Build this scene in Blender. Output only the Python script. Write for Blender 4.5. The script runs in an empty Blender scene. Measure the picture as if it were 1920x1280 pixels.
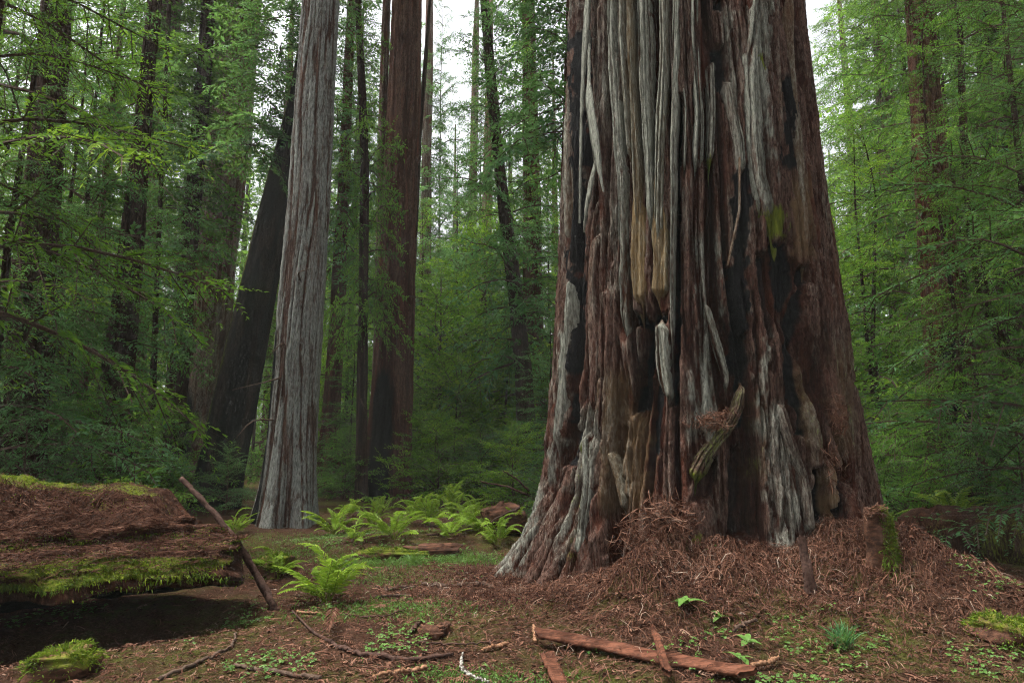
import bpy, math
import numpy as np

# ------------------------------------------------------------------ camera, sky, sun, exposure
sc = bpy.context.scene
PITCH = math.radians(9.0)
CAM_H = 1.6
cam_d = bpy.data.cameras.new('camera')
cam = bpy.data.objects.new('camera', cam_d)
sc.collection.objects.link(cam)
cam.location = (0, 0, CAM_H)
cam.rotation_euler = (math.radians(90) + PITCH, 0, 0)
cam_d.sensor_width = 36.0
cam_d.lens = 24.0
cam_d.clip_start = 0.05
cam_d.clip_end = 2000
sc.camera = cam

SUN_EL, SUN_AZ = math.radians(72), math.radians(275)      # azimuth clockwise from +Y (view direction)
world = bpy.data.worlds.new('World')
sc.world = world
world.use_nodes = True
wn, wl = world.node_tree.nodes, world.node_tree.links
wn.clear()
sky = wn.new('ShaderNodeTexSky')
sky.sky_type = 'NISHITA'
sky.sun_disc = False
sky.sun_elevation = SUN_EL
sky.sun_rotation = SUN_AZ
sky.air_density = 1.0
sky.dust_density = 6.0
sky.ozone_density = 1.0
hsv = wn.new('ShaderNodeHueSaturation')
hsv.inputs['Saturation'].default_value = 0.22              # overcast: grey white cloud cover
hsv.inputs['Value'].default_value = 1.0
bg = wn.new('ShaderNodeBackground')
bg.inputs['Strength'].default_value = 0.07
out = wn.new('ShaderNodeOutputWorld')
wl.new(sky.outputs[0], hsv.inputs['Color'])
wl.new(hsv.outputs[0], bg.inputs['Color'])
wl.new(bg.outputs[0], out.inputs['Surface'])

sun_d = bpy.data.lights.new('sun', 'SUN')
sun = bpy.data.objects.new('sun', sun_d)
sc.collection.objects.link(sun)
sun_d.energy = 1.5
sun_d.angle = math.radians(14)
sun_d.color = (1.0, 0.97, 0.92)
sun.rotation_euler = (math.pi / 2 - SUN_EL, 0, math.pi - SUN_AZ)
sun.location = (-10, -10, 40)

vs = sc.view_settings
vs.view_transform = 'Standard'
vs.look = 'None'
vs.exposure = 2.5
vs.gamma = 1.0
vs.use_curve_mapping = False
cy = sc.cycles
cy.use_denoising = True
cy.denoising_prefilter = 'NONE'
cy.filter_width = 1.15
cy.max_bounces = 5
cy.diffuse_bounces = 2
cy.glossy_bounces = 2
cy.transmission_bounces = 2
cy.transparent_max_bounces = 4
cy.volume_bounces = 0
cy.caustics_reflective = False
cy.caustics_refractive = False
cy.use_adaptive_sampling = True
cy.adaptive_threshold = 0.045

# ------------------------------------------------------------------ layout helpers
CP, SP = math.cos(PITCH), math.sin(PITCH)

def ray(px, py):
    a, b = (np.asarray(px, float) - 960) / 1280.0, (640 - np.asarray(py, float)) / 1280.0
    return np.stack(np.broadcast_arrays(a, CP - b * SP, SP + b * CP), -1)

def at(px, py, Y):
    d = ray(px, py)
    return np.array([0, 0, CAM_H]) + d * (np.asarray(Y) / d[..., 1])[..., None]

def proj(P):
    x, y, z = P[..., 0], P[..., 1], P[..., 2] - CAM_H
    dep = y * CP + z * SP
    up = -y * SP + z * CP
    return 960 + 1280 * x / dep, 640 - 1280 * up / dep

# ------------------------------------------------------------------ noise
def _h(ix, iy, s):
    n = (ix.astype(np.int64) * 374761393 + iy.astype(np.int64) * 668265263 + s * 144269504) & 0xffffffff
    n = ((n ^ (n >> 13)) * 1274126177) & 0xffffffff
    n = n ^ (n >> 16)
    return (n & 0xffff) / 32767.5 - 1.0

def vn(x, y, s=0, per=None):
    x, y = np.broadcast_arrays(np.asarray(x, float), np.asarray(y, float))
    ix, iy = np.floor(x).astype(np.int64), np.floor(y).astype(np.int64)
    fx, fy = x - ix, y - iy
    fx, fy = fx * fx * fx * (fx * (fx * 6 - 15) + 10), fy * fy * fy * (fy * (fy * 6 - 15) + 10)
    ix1 = ix + 1
    if per:
        ix, ix1 = ix % per, ix1 % per
    a = _h(ix, iy, s) * (1 - fx) + _h(ix1, iy, s) * fx
    b = _h(ix, iy + 1, s) * (1 - fx) + _h(ix1, iy + 1, s) * fx
    return a * (1 - fy) + b * fy

def fbm(x, y, s=0, o=4):
    t, a = 0, 1.0
    for i in range(o):
        t = t + a * vn(np.asarray(x) * 2 ** i, np.asarray(y) * 2 ** i, s + 17 * i)
        a *= 0.5
    return t

def sstep(a, b, x):
    t = np.clip((x - a) / (b - a), 0, 1)
    return t * t * (3 - 2 * t)

# ------------------------------------------------------------------ mesh and object helpers
COL = sc.collection

def mk_mesh(name, verts, faces, mats=(), mi=None, smooth=True, tint=None, mask=None, ridge=None):
    """verts (N,3); faces: an array (M,3) or (M,4), or a list of such arrays"""
    me = bpy.data.meshes.new(name)
    fl = faces if isinstance(faces, (list, tuple)) else [faces]
    fl = [np.asarray(f, np.int32) for f in fl if len(f)]
    verts = np.asarray(verts, np.float32)
    me.vertices.add(len(verts))
    me.vertices.foreach_set('co', verts.ravel())
    loops = np.concatenate([f.ravel() for f in fl])
    tot = np.concatenate([np.full(len(f), f.shape[1], np.int32) for f in fl])
    st = np.concatenate([[0], np.cumsum(tot)[:-1]]).astype(np.int32)
    me.loops.add(len(loops))
    me.loops.foreach_set('vertex_index', loops)
    me.polygons.add(len(tot))
    me.polygons.foreach_set('loop_start', st)
    me.polygons.foreach_set('loop_total', tot)
    if mi is not None:
        me.polygons.foreach_set('material_index', np.asarray(mi, np.int32))
    me.polygons.foreach_set('use_smooth', np.full(len(tot), smooth, bool))
    for m in mats:
        me.materials.append(m)
    if tint is not None:
        me.attributes.new('tint', 'FLOAT', 'POINT').data.foreach_set('value', np.asarray(tint, np.float32))
    if ridge is not None:
        me.attributes.new('ridge', 'FLOAT', 'POINT').data.foreach_set('value', np.asarray(ridge, np.float32))
    if mask is not None:
        me.attributes.new('mask', 'FLOAT_COLOR', 'POINT').data.foreach_set('color', np.asarray(mask, np.float32).ravel())
    me.update(calc_edges=True)
    return me

def obj(name, me, parent=None, loc=None):
    o = bpy.data.objects.new(name, me)
    COL.objects.link(o)
    if parent is not None:
        o.parent = parent
    if loc is not None:
        o.location = loc
    return o

def tag(o, label=None, cat=None, group=None, kind=None):
    if label: o['label'] = label
    if cat: o['category'] = cat
    if group: o['group'] = group
    if kind: o['kind'] = kind
    return o

def thing(name, loc, label, cat, group=None):
    return tag(obj(name, None, None, [float(v) for v in loc]), label, cat, group)

def grid_faces(nr, nc, wrap=False):
    i = np.arange(nr - 1)[:, None]
    c = nc if wrap else nc - 1
    j = np.arange(c)[None, :]
    j1 = (j + 1) % nc
    return np.stack([i * nc + j, i * nc + j1, (i + 1) * nc + j1, (i + 1) * nc + j], -1).reshape(-1, 4)

def rotz(a):
    c, s = math.cos(a), math.sin(a)
    return np.array([[c, -s, 0], [s, c, 0], [0, 0, 1]])

def rotx(a):
    c, s = math.cos(a), math.sin(a)
    return np.array([[1, 0, 0], [0, c, -s], [0, s, c]])

def roty(a):
    c, s = math.cos(a), math.sin(a)
    return np.array([[c, 0, s], [0, 1, 0], [-s, 0, c]])

def tube_arrays(pts, rad, ns=8, bump=0.0, seed=0):
    """closed tube along pts (n,3)"""
    pts = np.asarray(pts, float); n = len(pts)
    rad = np.broadcast_to(np.asarray(rad, float), (n,))
    t = np.gradient(pts, axis=0)
    t /= np.linalg.norm(t, axis=1)[:, None] + 1e-9
    ref = np.array([0, 0, 1.0]) if abs(t[:, 2]).mean() < 0.8 else np.array([1.0, 0, 0])
    a = np.cross(t, ref); a /= np.linalg.norm(a, axis=1)[:, None] + 1e-9
    b = np.cross(t, a)
    th = np.arange(ns) / ns * 2 * math.pi
    rr = rad[:, None] * np.ones(ns)
    if bump:
        L = np.cumsum(np.r_[0, np.linalg.norm(np.diff(pts, axis=0), axis=1)])
        rr = rr * (1 + bump * vn(th[None] / (2 * math.pi) * 5, L[:, None] * 9, seed, 5) + bump * 0.8 * vn(th[None] / (2 * math.pi) * 3, L[:, None] * 3, seed + 5, 3))
    v = pts[:, None] + rr[..., None] * (np.cos(th)[None, :, None] * a[:, None] + np.sin(th)[None, :, None] * b[:, None])
    v = v.reshape(-1, 3)
    f = grid_faces(n, ns, True)
    k = len(v)
    v = np.concatenate([v, pts[:1], pts[-1:]])
    j = np.arange(ns)
    caps = np.concatenate([np.stack([np.full(ns, k), (j + 1) % ns, j], -1),
                           np.stack([np.full(ns, k + 1), (n - 1) * ns + j, (n - 1) * ns + (j + 1) % ns], -1)])
    return v, f, caps

def curve_pts(ctrl, n):
    """Catmull-Rom through control points"""
    c = np.asarray(ctrl, float)
    if len(c) < 3:
        return c[0] + (c[-1] - c[0]) * np.linspace(0, 1, n)[:, None]
    c = np.concatenate([2 * c[:1] - c[1:2], c, 2 * c[-1:] - c[-2:-1]])
    s = np.linspace(0, len(c) - 3 - 1e-6, n)
    i = np.floor(s).astype(int); u = (s - i)[:, None]
    p0, p1, p2, p3 = c[i], c[i + 1], c[i + 2], c[i + 3]
    return 0.5 * (2 * p1 + (p2 - p0) * u + (2 * p0 - 5 * p1 + 4 * p2 - p3) * u * u + (3 * p1 - p0 - 3 * p2 + p3) * u ** 3)

# ------------------------------------------------------------------ materials
class NT:
    def __init__(self, name):
        self.m = bpy.data.materials.new(name)
        self.m.use_nodes = True
        self.t = self.m.node_tree
        self.t.nodes.clear()
        self.o = self.n('ShaderNodeOutputMaterial')
    def n(self, t, **kw):
        nd = self.t.nodes.new(t)
        for k, v in kw.items():
            setattr(nd, k, v)
        return nd
    def l(self, a, b):
        self.t.links.new(a, b)
    def attr(self, name, out='Fac'):
        a = self.n('ShaderNodeAttribute'); a.attribute_name = name
        return a.outputs[out] if out else a
    def coord(self, scale):
        tc = self.n('ShaderNodeTexCoord'); mp = self.n('ShaderNodeMapping')
        mp.inputs['Scale'].default_value = scale
        self.l(tc.outputs['Object'], mp.inputs['Vector'])
        return mp.outputs[0]
    def noise(self, scale, s=1.0, detail=5, rough=0.6, dist=0.0):
        nz = self.n('ShaderNodeTexNoise')
        self.l(self.coord(scale), nz.inputs['Vector'])
        nz.inputs['Scale'].default_value = s
        nz.inputs['Detail'].default_value = detail
        nz.inputs['Roughness'].default_value = rough
        nz.inputs['Distortion'].default_value = dist
        return nz.outputs['Fac']
    def ramp(self, fac, stops):
        r = self.n('ShaderNodeValToRGB')
        e = r.color_ramp.elements
        while len(e) < len(stops):
            e.new(0.5)
        for k, (p, c) in enumerate(stops):
            e[k].position = p
            e[k].color = (*c, 1) if len(c) == 3 else c
        self.l(fac, r.inputs[0])
        return r.outputs[0]
    def mapr(self, x, a, b, c=0.0, d=1.0):
        m = self.n('ShaderNodeMapRange')
        self.l(x, m.inputs[0])
        for i, v in enumerate((a, b, c, d)):
            m.inputs[1 + i].default_value = v
        return m.outputs[0]
    def math(self, op, a, b):
        m = self.n('ShaderNodeMath', operation=op)
        for i, v in enumerate((a, b)):
            if isinstance(v, (int, float)):
                m.inputs[i].default_value = v
            else:
                self.l(v, m.inputs[i])
        return m.outputs[0]
    def mix(self, fac, a, b):
        m = self.n('ShaderNodeMix', data_type='RGBA')
        for s, v in ((m.inputs[0], fac), (m.inputs[6], a), (m.inputs[7], b)):
            if isinstance(v, (int, float)):
                s.default_value = v
            elif isinstance(v, tuple):
                s.default_value = (*v, 1)
            else:
                self.l(v, s)
        return m.outputs[2]
    def bump(self, h, dist, strength=1.0):
        b = self.n('ShaderNodeBump')
        b.inputs['Distance'].default_value = dist
        b.inputs['Strength'].default_value = strength
        self.l(h, b.inputs['Height'])
        return b.outputs[0]
    def principled(self, col, rough=0.9, normal=None, spec=0.2):
        p = self.n('ShaderNodeBsdfPrincipled')
        if isinstance(col, tuple):
            p.inputs['Base Color'].default_value = (*col, 1)
        else:
            self.l(col, p.inputs['Base Color'])
        if isinstance(rough, float):
            p.inputs['Roughness'].default_value = rough
        else:
            self.l(rough, p.inputs['Roughness'])
        p.inputs['Specular IOR Level'].default_value = spec
        if normal is not None:
            self.l(normal, p.inputs['Normal'])
        return p.outputs[0]
    def done(self, sh):
        self.l(sh, self.o.inputs['Surface'])
        return self.m

def leaf_material(name, stops, transl=0.46, rough=0.45):
    t = NT(name)
    oi = t.n('ShaderNodeObjectInfo')
    f = t.math('ADD', t.attr('tint'), t.math('MULTIPLY', t.math('SUBTRACT', oi.outputs['Random'], 0.5), 0.25))
    c = t.ramp(f, stops)
    p = t.principled(c, rough, None, 0.12)
    tr = t.n('ShaderNodeBsdfTranslucent')
    t.l(t.mix(0.35, c, (0.22, 0.34, 0.03)), tr.inputs['Color'])
    mx = t.n('ShaderNodeMixShader'); mx.inputs[0].default_value = transl
    t.l(p, mx.inputs[1]); t.l(tr.outputs[0], mx.inputs[2])
    return t.done(mx.outputs[0])

def bark_material(name, inner, outer, lichen_col=(0.255, 0.268, 0.220), lichen=0.45, moss=0.0, char=0.0, k=1.0, grain=0.012):
    """ridge attribute: weathered crust outside, fibre inside; mask attribute RGBA = lichen, char and painted shade, moss, bare tan wood"""
    t = NT(name)
    fib = t.noise((9 * k, 9 * k, 0.9 * k), 1.0, 8, 0.68, 0.4)
    fine = t.noise((46 * k, 46 * k, 7 * k), 1.0, 8, 0.78)
    pat = t.noise((2.2 * k, 2.2 * k, 0.8 * k), 1.0, 6, 0.65)
    flake = t.noise((24 * k, 24 * k, 9 * k), 1.0, 4, 0.6, 0.6)
    rg = t.math('ADD', t.attr('ridge'), t.math('ADD', t.math('MULTIPLY', t.math('SUBTRACT', fib, 0.5), 1.1), t.math('MULTIPLY', t.math('SUBTRACT', flake, 0.5), 1.2)))
    d = tuple(c * 0.35 for c in inner)
    ci = t.mix(t.mapr(fine, 0.40, 0.62), d, inner)
    co = t.mix(t.mapr(fine, 0.40, 0.58), tuple(c * 0.32 for c in outer), outer)
    c = t.mix(t.mapr(rg, 0.38, 0.72), ci, co)
    # long vertical streaks of darker, weathered and redder bark
    streak = t.noise((11 * k, 11 * k, 0.28 * k), 1.0, 5, 0.62, 0.2)
    c = t.mix(t.mapr(streak, 0.44, 0.33, 0.0, 0.85), c, tuple(v * 0.28 for v in inner))
    c = t.mix(t.mapr(streak, 0.56, 0.66, 0.0, 0.55), c, t.mix(t.mapr(fine, 0.40, 0.60), tuple(v * 0.5 for v in outer), tuple(min(v * 1.5, 0.4) for v in outer)))
    # crisp dark pits and cracks between bark flakes
    pit = t.noise((30 * k, 30 * k, 11 * k), 1.0, 3, 0.5, 1.0)
    c = t.mix(t.mapr(pit, 0.45, 0.38, 0.0, 0.75), c, tuple(v * 0.35 for v in inner))
    red = t.noise((7 * k, 7 * k, 0.4 * k), 1.0, 3, 0.5)
    c = t.mix(t.mapr(red, 0.56, 0.70, 0.0, 0.6), c, t.mix(t.mapr(fine, 0.38, 0.62), inner, tuple(v * q for v, q in zip(inner, (2.0, 1.7, 1.5)))))
    ma = t.n('ShaderNodeAttribute'); ma.attribute_name = 'mask'
    sep = t.n('ShaderNodeSeparateColor'); t.l(ma.outputs['Color'], sep.inputs[0])
    # bare weathered wood
    tan = t.mix(t.mapr(fib, 0.3, 0.7), (0.060, 0.038, 0.017), (0.175, 0.122, 0.060))
    c = t.mix(ma.outputs['Alpha'], c, tan)
    # pale lichen crust in flakes
    ln = t.math('ADD', t.math('MULTIPLY', pat, 0.6), t.math('MULTIPLY', fine, 0.5))
    lf = t.math('ADD', t.math('SUBTRACT', ln, 1.0 - lichen * 0.85), t.math('MULTIPLY', sep.outputs[0], 0.36))
    lf = t.math('MULTIPLY', t.math('MULTIPLY', t.mapr(lf, -0.10, 0.16), 0.85), t.mapr(rg, 0.15, 0.7))
    lc = t.mix(t.mapr(fine, 0.40, 0.58), tuple(v * 0.30 for v in lichen_col), lichen_col)
    c = t.mix(lf, c, lc)
    # char, and the shade painted under the fallen log
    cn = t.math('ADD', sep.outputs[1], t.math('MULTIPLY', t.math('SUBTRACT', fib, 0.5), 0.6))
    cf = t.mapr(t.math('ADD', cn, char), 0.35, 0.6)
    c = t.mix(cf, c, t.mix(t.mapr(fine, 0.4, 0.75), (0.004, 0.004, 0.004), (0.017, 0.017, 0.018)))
    # moss
    mn = t.math('ADD', sep.outputs[2], t.math('ADD', t.math('MULTIPLY', t.math('SUBTRACT', pat, 0.5), 0.8), t.math('MULTIPLY', t.math('SUBTRACT', fine, 0.5), 1.3)))
    mf = t.mapr(t.math('ADD', mn, moss), 0.42, 0.62)
    c = t.mix(mf, c, t.mix(t.mapr(fine, 0.3, 0.7), (0.035, 0.05, 0.008), (0.14, 0.16, 0.02)))
    h = t.math('ADD', t.math('ADD', t.math('MULTIPLY', fib, 0.8), t.math('MULTIPLY', flake, 0.6)), t.math('MULTIPLY', fine, 0.5))
    return t.done(t.principled(c, 0.85, t.bump(h, grain * 3.2, 1.0), 0.04))

M_BIG = bark_material('bark_giant', (0.047, 0.0165, 0.0100), (0.108, 0.064, 0.048), lichen=0.38, grain=0.016)  # inner: dark red fibre, deepened further to paint in furrow shade
M_GREY = bark_material('bark_grey', (0.095, 0.054, 0.040), (0.21, 0.185, 0.165), (0.285, 0.300, 0.270), lichen=0.68, grain=0.02)
M_RED = bark_material('bark_red', (0.075, 0.026, 0.015), (0.125, 0.066, 0.044), lichen=0.22, grain=0.02)
M_REDGREY = bark_material('bark_red_grey', (0.095, 0.040, 0.026), (0.20, 0.145, 0.112), lichen=0.42, grain=0.02)
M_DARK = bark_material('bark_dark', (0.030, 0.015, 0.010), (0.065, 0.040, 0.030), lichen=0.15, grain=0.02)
M_CHAR = bark_material('bark_charred', (0.014, 0.010, 0.008), (0.040, 0.032, 0.026), lichen=0.12, char=0.10, grain=0.02)
M_PALE = bark_material('bark_pale', (0.20, 0.115, 0.075), (0.36, 0.27, 0.20), lichen=0.35, grain=0.02)

LEAF_STOPS = [(0.0, (0.0112, 0.0432, 0.01)), (0.35, (0.03, 0.1053, 0.0187)), (0.65, (0.0625, 0.1755, 0.025)), (1.0, (0.1375, 0.2767, 0.0312))]
BLUE_STOPS = [(0.0, (0.0112, 0.046, 0.0179)), (0.4, (0.0291, 0.104, 0.0358)), (0.75, (0.0616, 0.1814, 0.0694)), (1.0, (0.1176, 0.2661, 0.1064))]
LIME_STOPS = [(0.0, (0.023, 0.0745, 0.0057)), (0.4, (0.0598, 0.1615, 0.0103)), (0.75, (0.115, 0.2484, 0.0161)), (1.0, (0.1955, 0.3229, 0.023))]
FERN_STOPS = [(0.0, (0.09, 0.09, 0.010)), (0.4, (0.120, 0.200, 0.018)), (0.75, (0.175, 0.285, 0.026)), (1.0, (0.27, 0.34, 0.030))]
L_GREEN = leaf_material('needles_green', LEAF_STOPS)
L_BLUE = leaf_material('needles_blue', BLUE_STOPS)
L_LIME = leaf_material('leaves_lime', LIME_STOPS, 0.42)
L_FERN = leaf_material('fern_green', FERN_STOPS, 0.4)
L_SORREL = leaf_material('sorrel_green', [(0, (0.04, 0.09, 0.02)), (1, (0.10, 0.19, 0.04))], 0.3)
L_MOSS = leaf_material('moss_tuft', [(0, (0.020, 0.038, 0.004)), (0.5, (0.070, 0.112, 0.008)), (1, (0.17, 0.21, 0.014))], 0.25, 0.8)

def litter_material():
    t = NT('dry_litter')
    c = t.ramp(t.attr('tint'), [(0.0, (0.016, 0.007, 0.005)), (0.35, (0.053, 0.024, 0.015)), (0.7, (0.108, 0.053, 0.034)), (0.93, (0.17, 0.092, 0.060)), (1.0, (0.22, 0.17, 0.13))])
    return t.done(t.principled(c, 0.85, None, 0.04))
M_LITTER = litter_material()

def twig_material(name, a, b):
    t = NT(name)
    n = t.noise((30, 30, 30), 1.0, 4)
    return t.done(t.principled(t.mix(t.mapr(n, 0.35, 0.65), a, b), 0.85, t.bump(n, 0.004), 0.05))
M_TWIG = twig_material('twig', (0.035, 0.022, 0.016), (0.085, 0.058, 0.042))
M_STICK = twig_material('stick', (0.022, 0.012, 0.009), (0.072, 0.042, 0.032))
M_TANSTICK = twig_material('stick_tan', (0.11, 0.052, 0.028), (0.23, 0.13, 0.075))

def wood_material(name, a, b, moss=0.0):
    t = NT(name)
    n = t.noise((3, 28, 28), 1.0, 6, 0.65, 0.3)
    n2 = t.noise((6, 6, 6), 1.0, 4)
    c = t.mix(t.mapr(n, 0.40, 0.60), a, b)
    c = t.mix(t.mapr(n2, 0.48, 0.62, 0.0, 0.75), c, tuple(v * 0.45 for v in a))
    if moss:
        ma = t.n('ShaderNodeAttribute'); ma.attribute_name = 'mask'
        sep = t.n('ShaderNodeSeparateColor'); t.l(ma.outputs['Color'], sep.inputs[0])
        f = t.mapr(t.math('ADD', sep.outputs[2], t.math('MULTIPLY', t.math('SUBTRACT', n2, 0.5), 1.3)), 0.35, 0.6)
        c = t.mix(f, c, t.mix(t.mapr(n, 0.3, 0.7), (0.03, 0.045, 0.006), (0.13, 0.15, 0.015)))
    return t.done(t.principled(c, 0.85, t.bump(n, 0.01), 0.05))
M_SLAB = wood_material('split_red_wood', (0.042, 0.017, 0.010), (0.112, 0.046, 0.027))
M_ROT = wood_material('rotten_wood', (0.035, 0.018, 0.012), (0.105, 0.050, 0.030), 1.0)

def ground_material():
    t = NT('forest_floor')
    n1 = t.noise((0.55, 0.55, 0.55), 1.0, 6, 0.62)
    n2 = t.noise((9, 9, 9), 1.0, 7, 0.75)
    n3 = t.noise((45, 45, 45), 1.0, 5, 0.75)
    c = t.ramp(n3, [(0.3, (0.020, 0.010, 0.006)), (0.5, (0.056, 0.029, 0.018)), (0.68, (0.120, 0.066, 0.042))])
    c = t.mix(t.mapr(n2, 0.40, 0.70), c, (0.036, 0.018, 0.011))
    g = t.mapr(t.math('ADD', n1, t.math('MULTIPLY', n2, 0.45)), 0.70, 0.86)
    green = t.ramp(n3, [(0.3, (0.030, 0.040, 0.008)), (0.55, (0.080, 0.100, 0.018)), (0.75, (0.13, 0.15, 0.03))])
    c = t.mix(t.math('MULTIPLY', g, 0.65), c, green)
    h = t.math('ADD', n2, n3)
    return t.done(t.principled(c, 0.92, t.bump(h, 0.05), 0.03))
M_GROUND = ground_material()
# ------------------------------------------------------------------ the giant redwood: low-frequency form
BX, BY = 2.50, 9.27                       # axis of the giant trunk on the ground
TOCAM = math.atan2(-BY, -BX)              # direction from the axis to the camera
RH = [(-0.6, 2.36), (0.0, 2.26), (0.35, 2.18), (0.8, 2.09), (1.4, 2.01), (2.2, 1.95), (3.28, 1.88), (5.0, 1.77), (6.5, 1.69), (8.1, 1.62), (12, 1.48), (20, 1.2), (34, 0.8)]

def big_r(th, h):
    """smooth trunk radius: taper + buttress lobes that swell towards the base"""
    r = np.interp(h, [a for a, _ in RH], [b for _, b in RH])
    k = np.exp(-np.maximum(h, -0.2) / 1.5)
    a = (th - TOCAM + math.pi) % (2 * math.pi) - math.pi       # 0 facing camera, + = towards the right in the picture
    lob = 0.20 * np.cos(7 * a + 0.7 + 0.25 * h) + 0.15 * np.cos(11 * a + 2.0 - 0.3 * h + 0.5 * np.sin(3 * a)) + 0.05 * np.cos(4 * a)
    r = r + lob * (0.20 + 0.80 * k)
    foot = np.exp(-((a + 1.12) / 0.34) ** 2) * 0.80 * np.exp(-np.maximum(h + 0.2, 0) / 0.60)   # the long left foot
    foot = foot + np.exp(-((a + 0.62) / 0.16) ** 2) * 0.22 * np.exp(-np.maximum(h + 0.2, 0) / 0.7)
    r = r - 0.22 * sstep(0.6, 1.35, a) * (1 - sstep(1.9, 2.6, a)) * np.exp(-np.maximum(h, 0) / 1.5)
    fold = np.abs(np.sin(9.5 * a + 1.1 * np.sin(2.3 * h + 3 * a) + 0.8 * h)) ** 0.7 - 0.6
    return r + foot + 0.17 * fold * np.exp(-np.maximum(h, 0) / 1.1)

def big_hit(px, py):
    """angle and height where a view ray meets the smooth trunk"""
    d = ray(px, py)
    dx, dy, dz = d[..., 0], d[..., 1], d[..., 2]
    r = np.full(np.shape(dx), 1.9)
    A = dx * dx + dy * dy
    B = -2 * (dx * BX + dy * BY)
    for _ in range(9):
        C = BX * BX + BY * BY - r * r
        t = (-B - np.sqrt(np.maximum(B * B - 4 * A * C, 0))) / (2 * A)
        x, y, z = dx * t, dy * t, CAM_H + dz * t
        th = np.arctan2(y - BY, x - BX)
        r = 0.5 * r + 0.5 * big_r(th, z)
    return th, z

def big_pt(th, h, off=0.0):
    r = big_r(th, h) + off
    return np.stack([BX + r * np.cos(th), BY + r * np.sin(th), np.broadcast_to(h, np.shape(r))], -1)

# ------------------------------------------------------------------ the ground
LOG_A, LOG_B = np.array([-6.60, 3.98]), np.array([-2.62, 7.25])     # foot line of the fallen log's near face
LDIR = (LOG_B - LOG_A) / np.linalg.norm(LOG_B - LOG_A)
LOUT = np.array([LDIR[1], -LDIR[0]])                                # towards the camera side
LLEN = float(np.linalg.norm(LOG_B - LOG_A))

def G(x, y):
    x, y = np.asarray(x, float), np.asarray(y, float)
    far = sstep(6, 30, np.hypot(x, y))
    z = 0.035 * fbm(x / 1.3, y / 1.3, 3, 3) * (1 - 0.5 * far) + 0.10 * fbm(x / 6.0, y / 6.0, 9, 2) * (0.35 + 0.65 * far)
    dx, dy = x - BX, y - BY
    rr = np.hypot(dx, dy)
    th = np.arctan2(dy, dx)
    a = (th - TOCAM + math.pi) % (2 * math.pi) - math.pi
    rho = rr - big_r(th, np.full(np.shape(rr), 0.45)) + 0.05
    af = sstep(-0.85, -0.05, a) * (1 - sstep(0.95, 1.75, a)) * 0.92 + 0.08
    m = 0.66 * af * (1 + 0.42 * vn(a * 2.6 + 3.0, 0.5, 23)) * np.exp(-(np.maximum(rho, 0) / (0.98 + 0.25 * np.cos(a - 0.7))) ** 2)
    m = m * (1 + 0.22 * fbm(x / 0.55, y / 0.55, 21, 3))
    # a litter heap reaching to the picture's lower right
    m = m + 0.14 * np.exp(-(((x - 3.9) / 1.0) ** 2 + ((y - 6.6) / 0.8) ** 2))
    # hollow the ground a little under the fallen log
    ls = (x - LOG_A[0]) * LDIR[0] + (y - LOG_A[1]) * LDIR[1]
    lu = (x - LOG_A[0]) * LOUT[0] + (y - LOG_A[1]) * LOUT[1]
    m = m - 0.22 * np.exp(-((lu + 0.05) / 0.45) ** 2) * (1 - sstep(LLEN - 0.5, LLEN + 0.2, ls))
    hump = 0.22 * np.exp(-(((x + 1.6) / 1.6) ** 2 + ((y - 11.8) / 1.0) ** 2)) + 0.30 * np.exp(-(((x + 0.1) / 1.0) ** 2 + ((y - 12.8) / 0.9) ** 2))
    bank = 0.30 * sstep(5.0, 7.5, x) * np.exp(-((y - 10.8) / 1.1) ** 2)
    return z + m + hump + bank

def gp(px, py, lift=0.0):
    """first point where a view ray meets the ground"""
    d = ray(px, py)
    t = np.linspace(3.0, 40.0, 3000)
    P = np.array([0, 0, CAM_H]) + d * t[:, None]
    k = np.argmax(P[:, 2] < G(P[:, 0], P[:, 1]) + lift)
    return P[k].copy()

def build_ground():
    def axis(lo, hi, fine_lo, fine_hi, step):
        a = [fine_lo]
        s = step
        while a[-1] > lo:
            s *= 1.16
            a.append(a[-1] - s)
        b = [fine_hi]
        s = step
        while b[-1] < hi:
            s *= 1.16
            b.append(b[-1] + s)
        return np.array(a[::-1][:-1] + list(np.arange(fine_lo, fine_hi, step)) + b)
    xs = axis(-260, 260, -7, 7.5, 0.07)
    ys = axis(-40, 300, 3.6, 15, 0.07)
    X, Y = np.meshgrid(xs, ys)
    Z = G(X, Y)
    me = mk_mesh('ground', np.stack([X, Y, Z], -1).reshape(-1, 3), grid_faces(len(ys), len(xs)), [M_GROUND])
    tag(obj('ground', me), 'forest floor of reddish brown needles with mossy green patches', None, None, 'structure')
build_ground()

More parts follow.
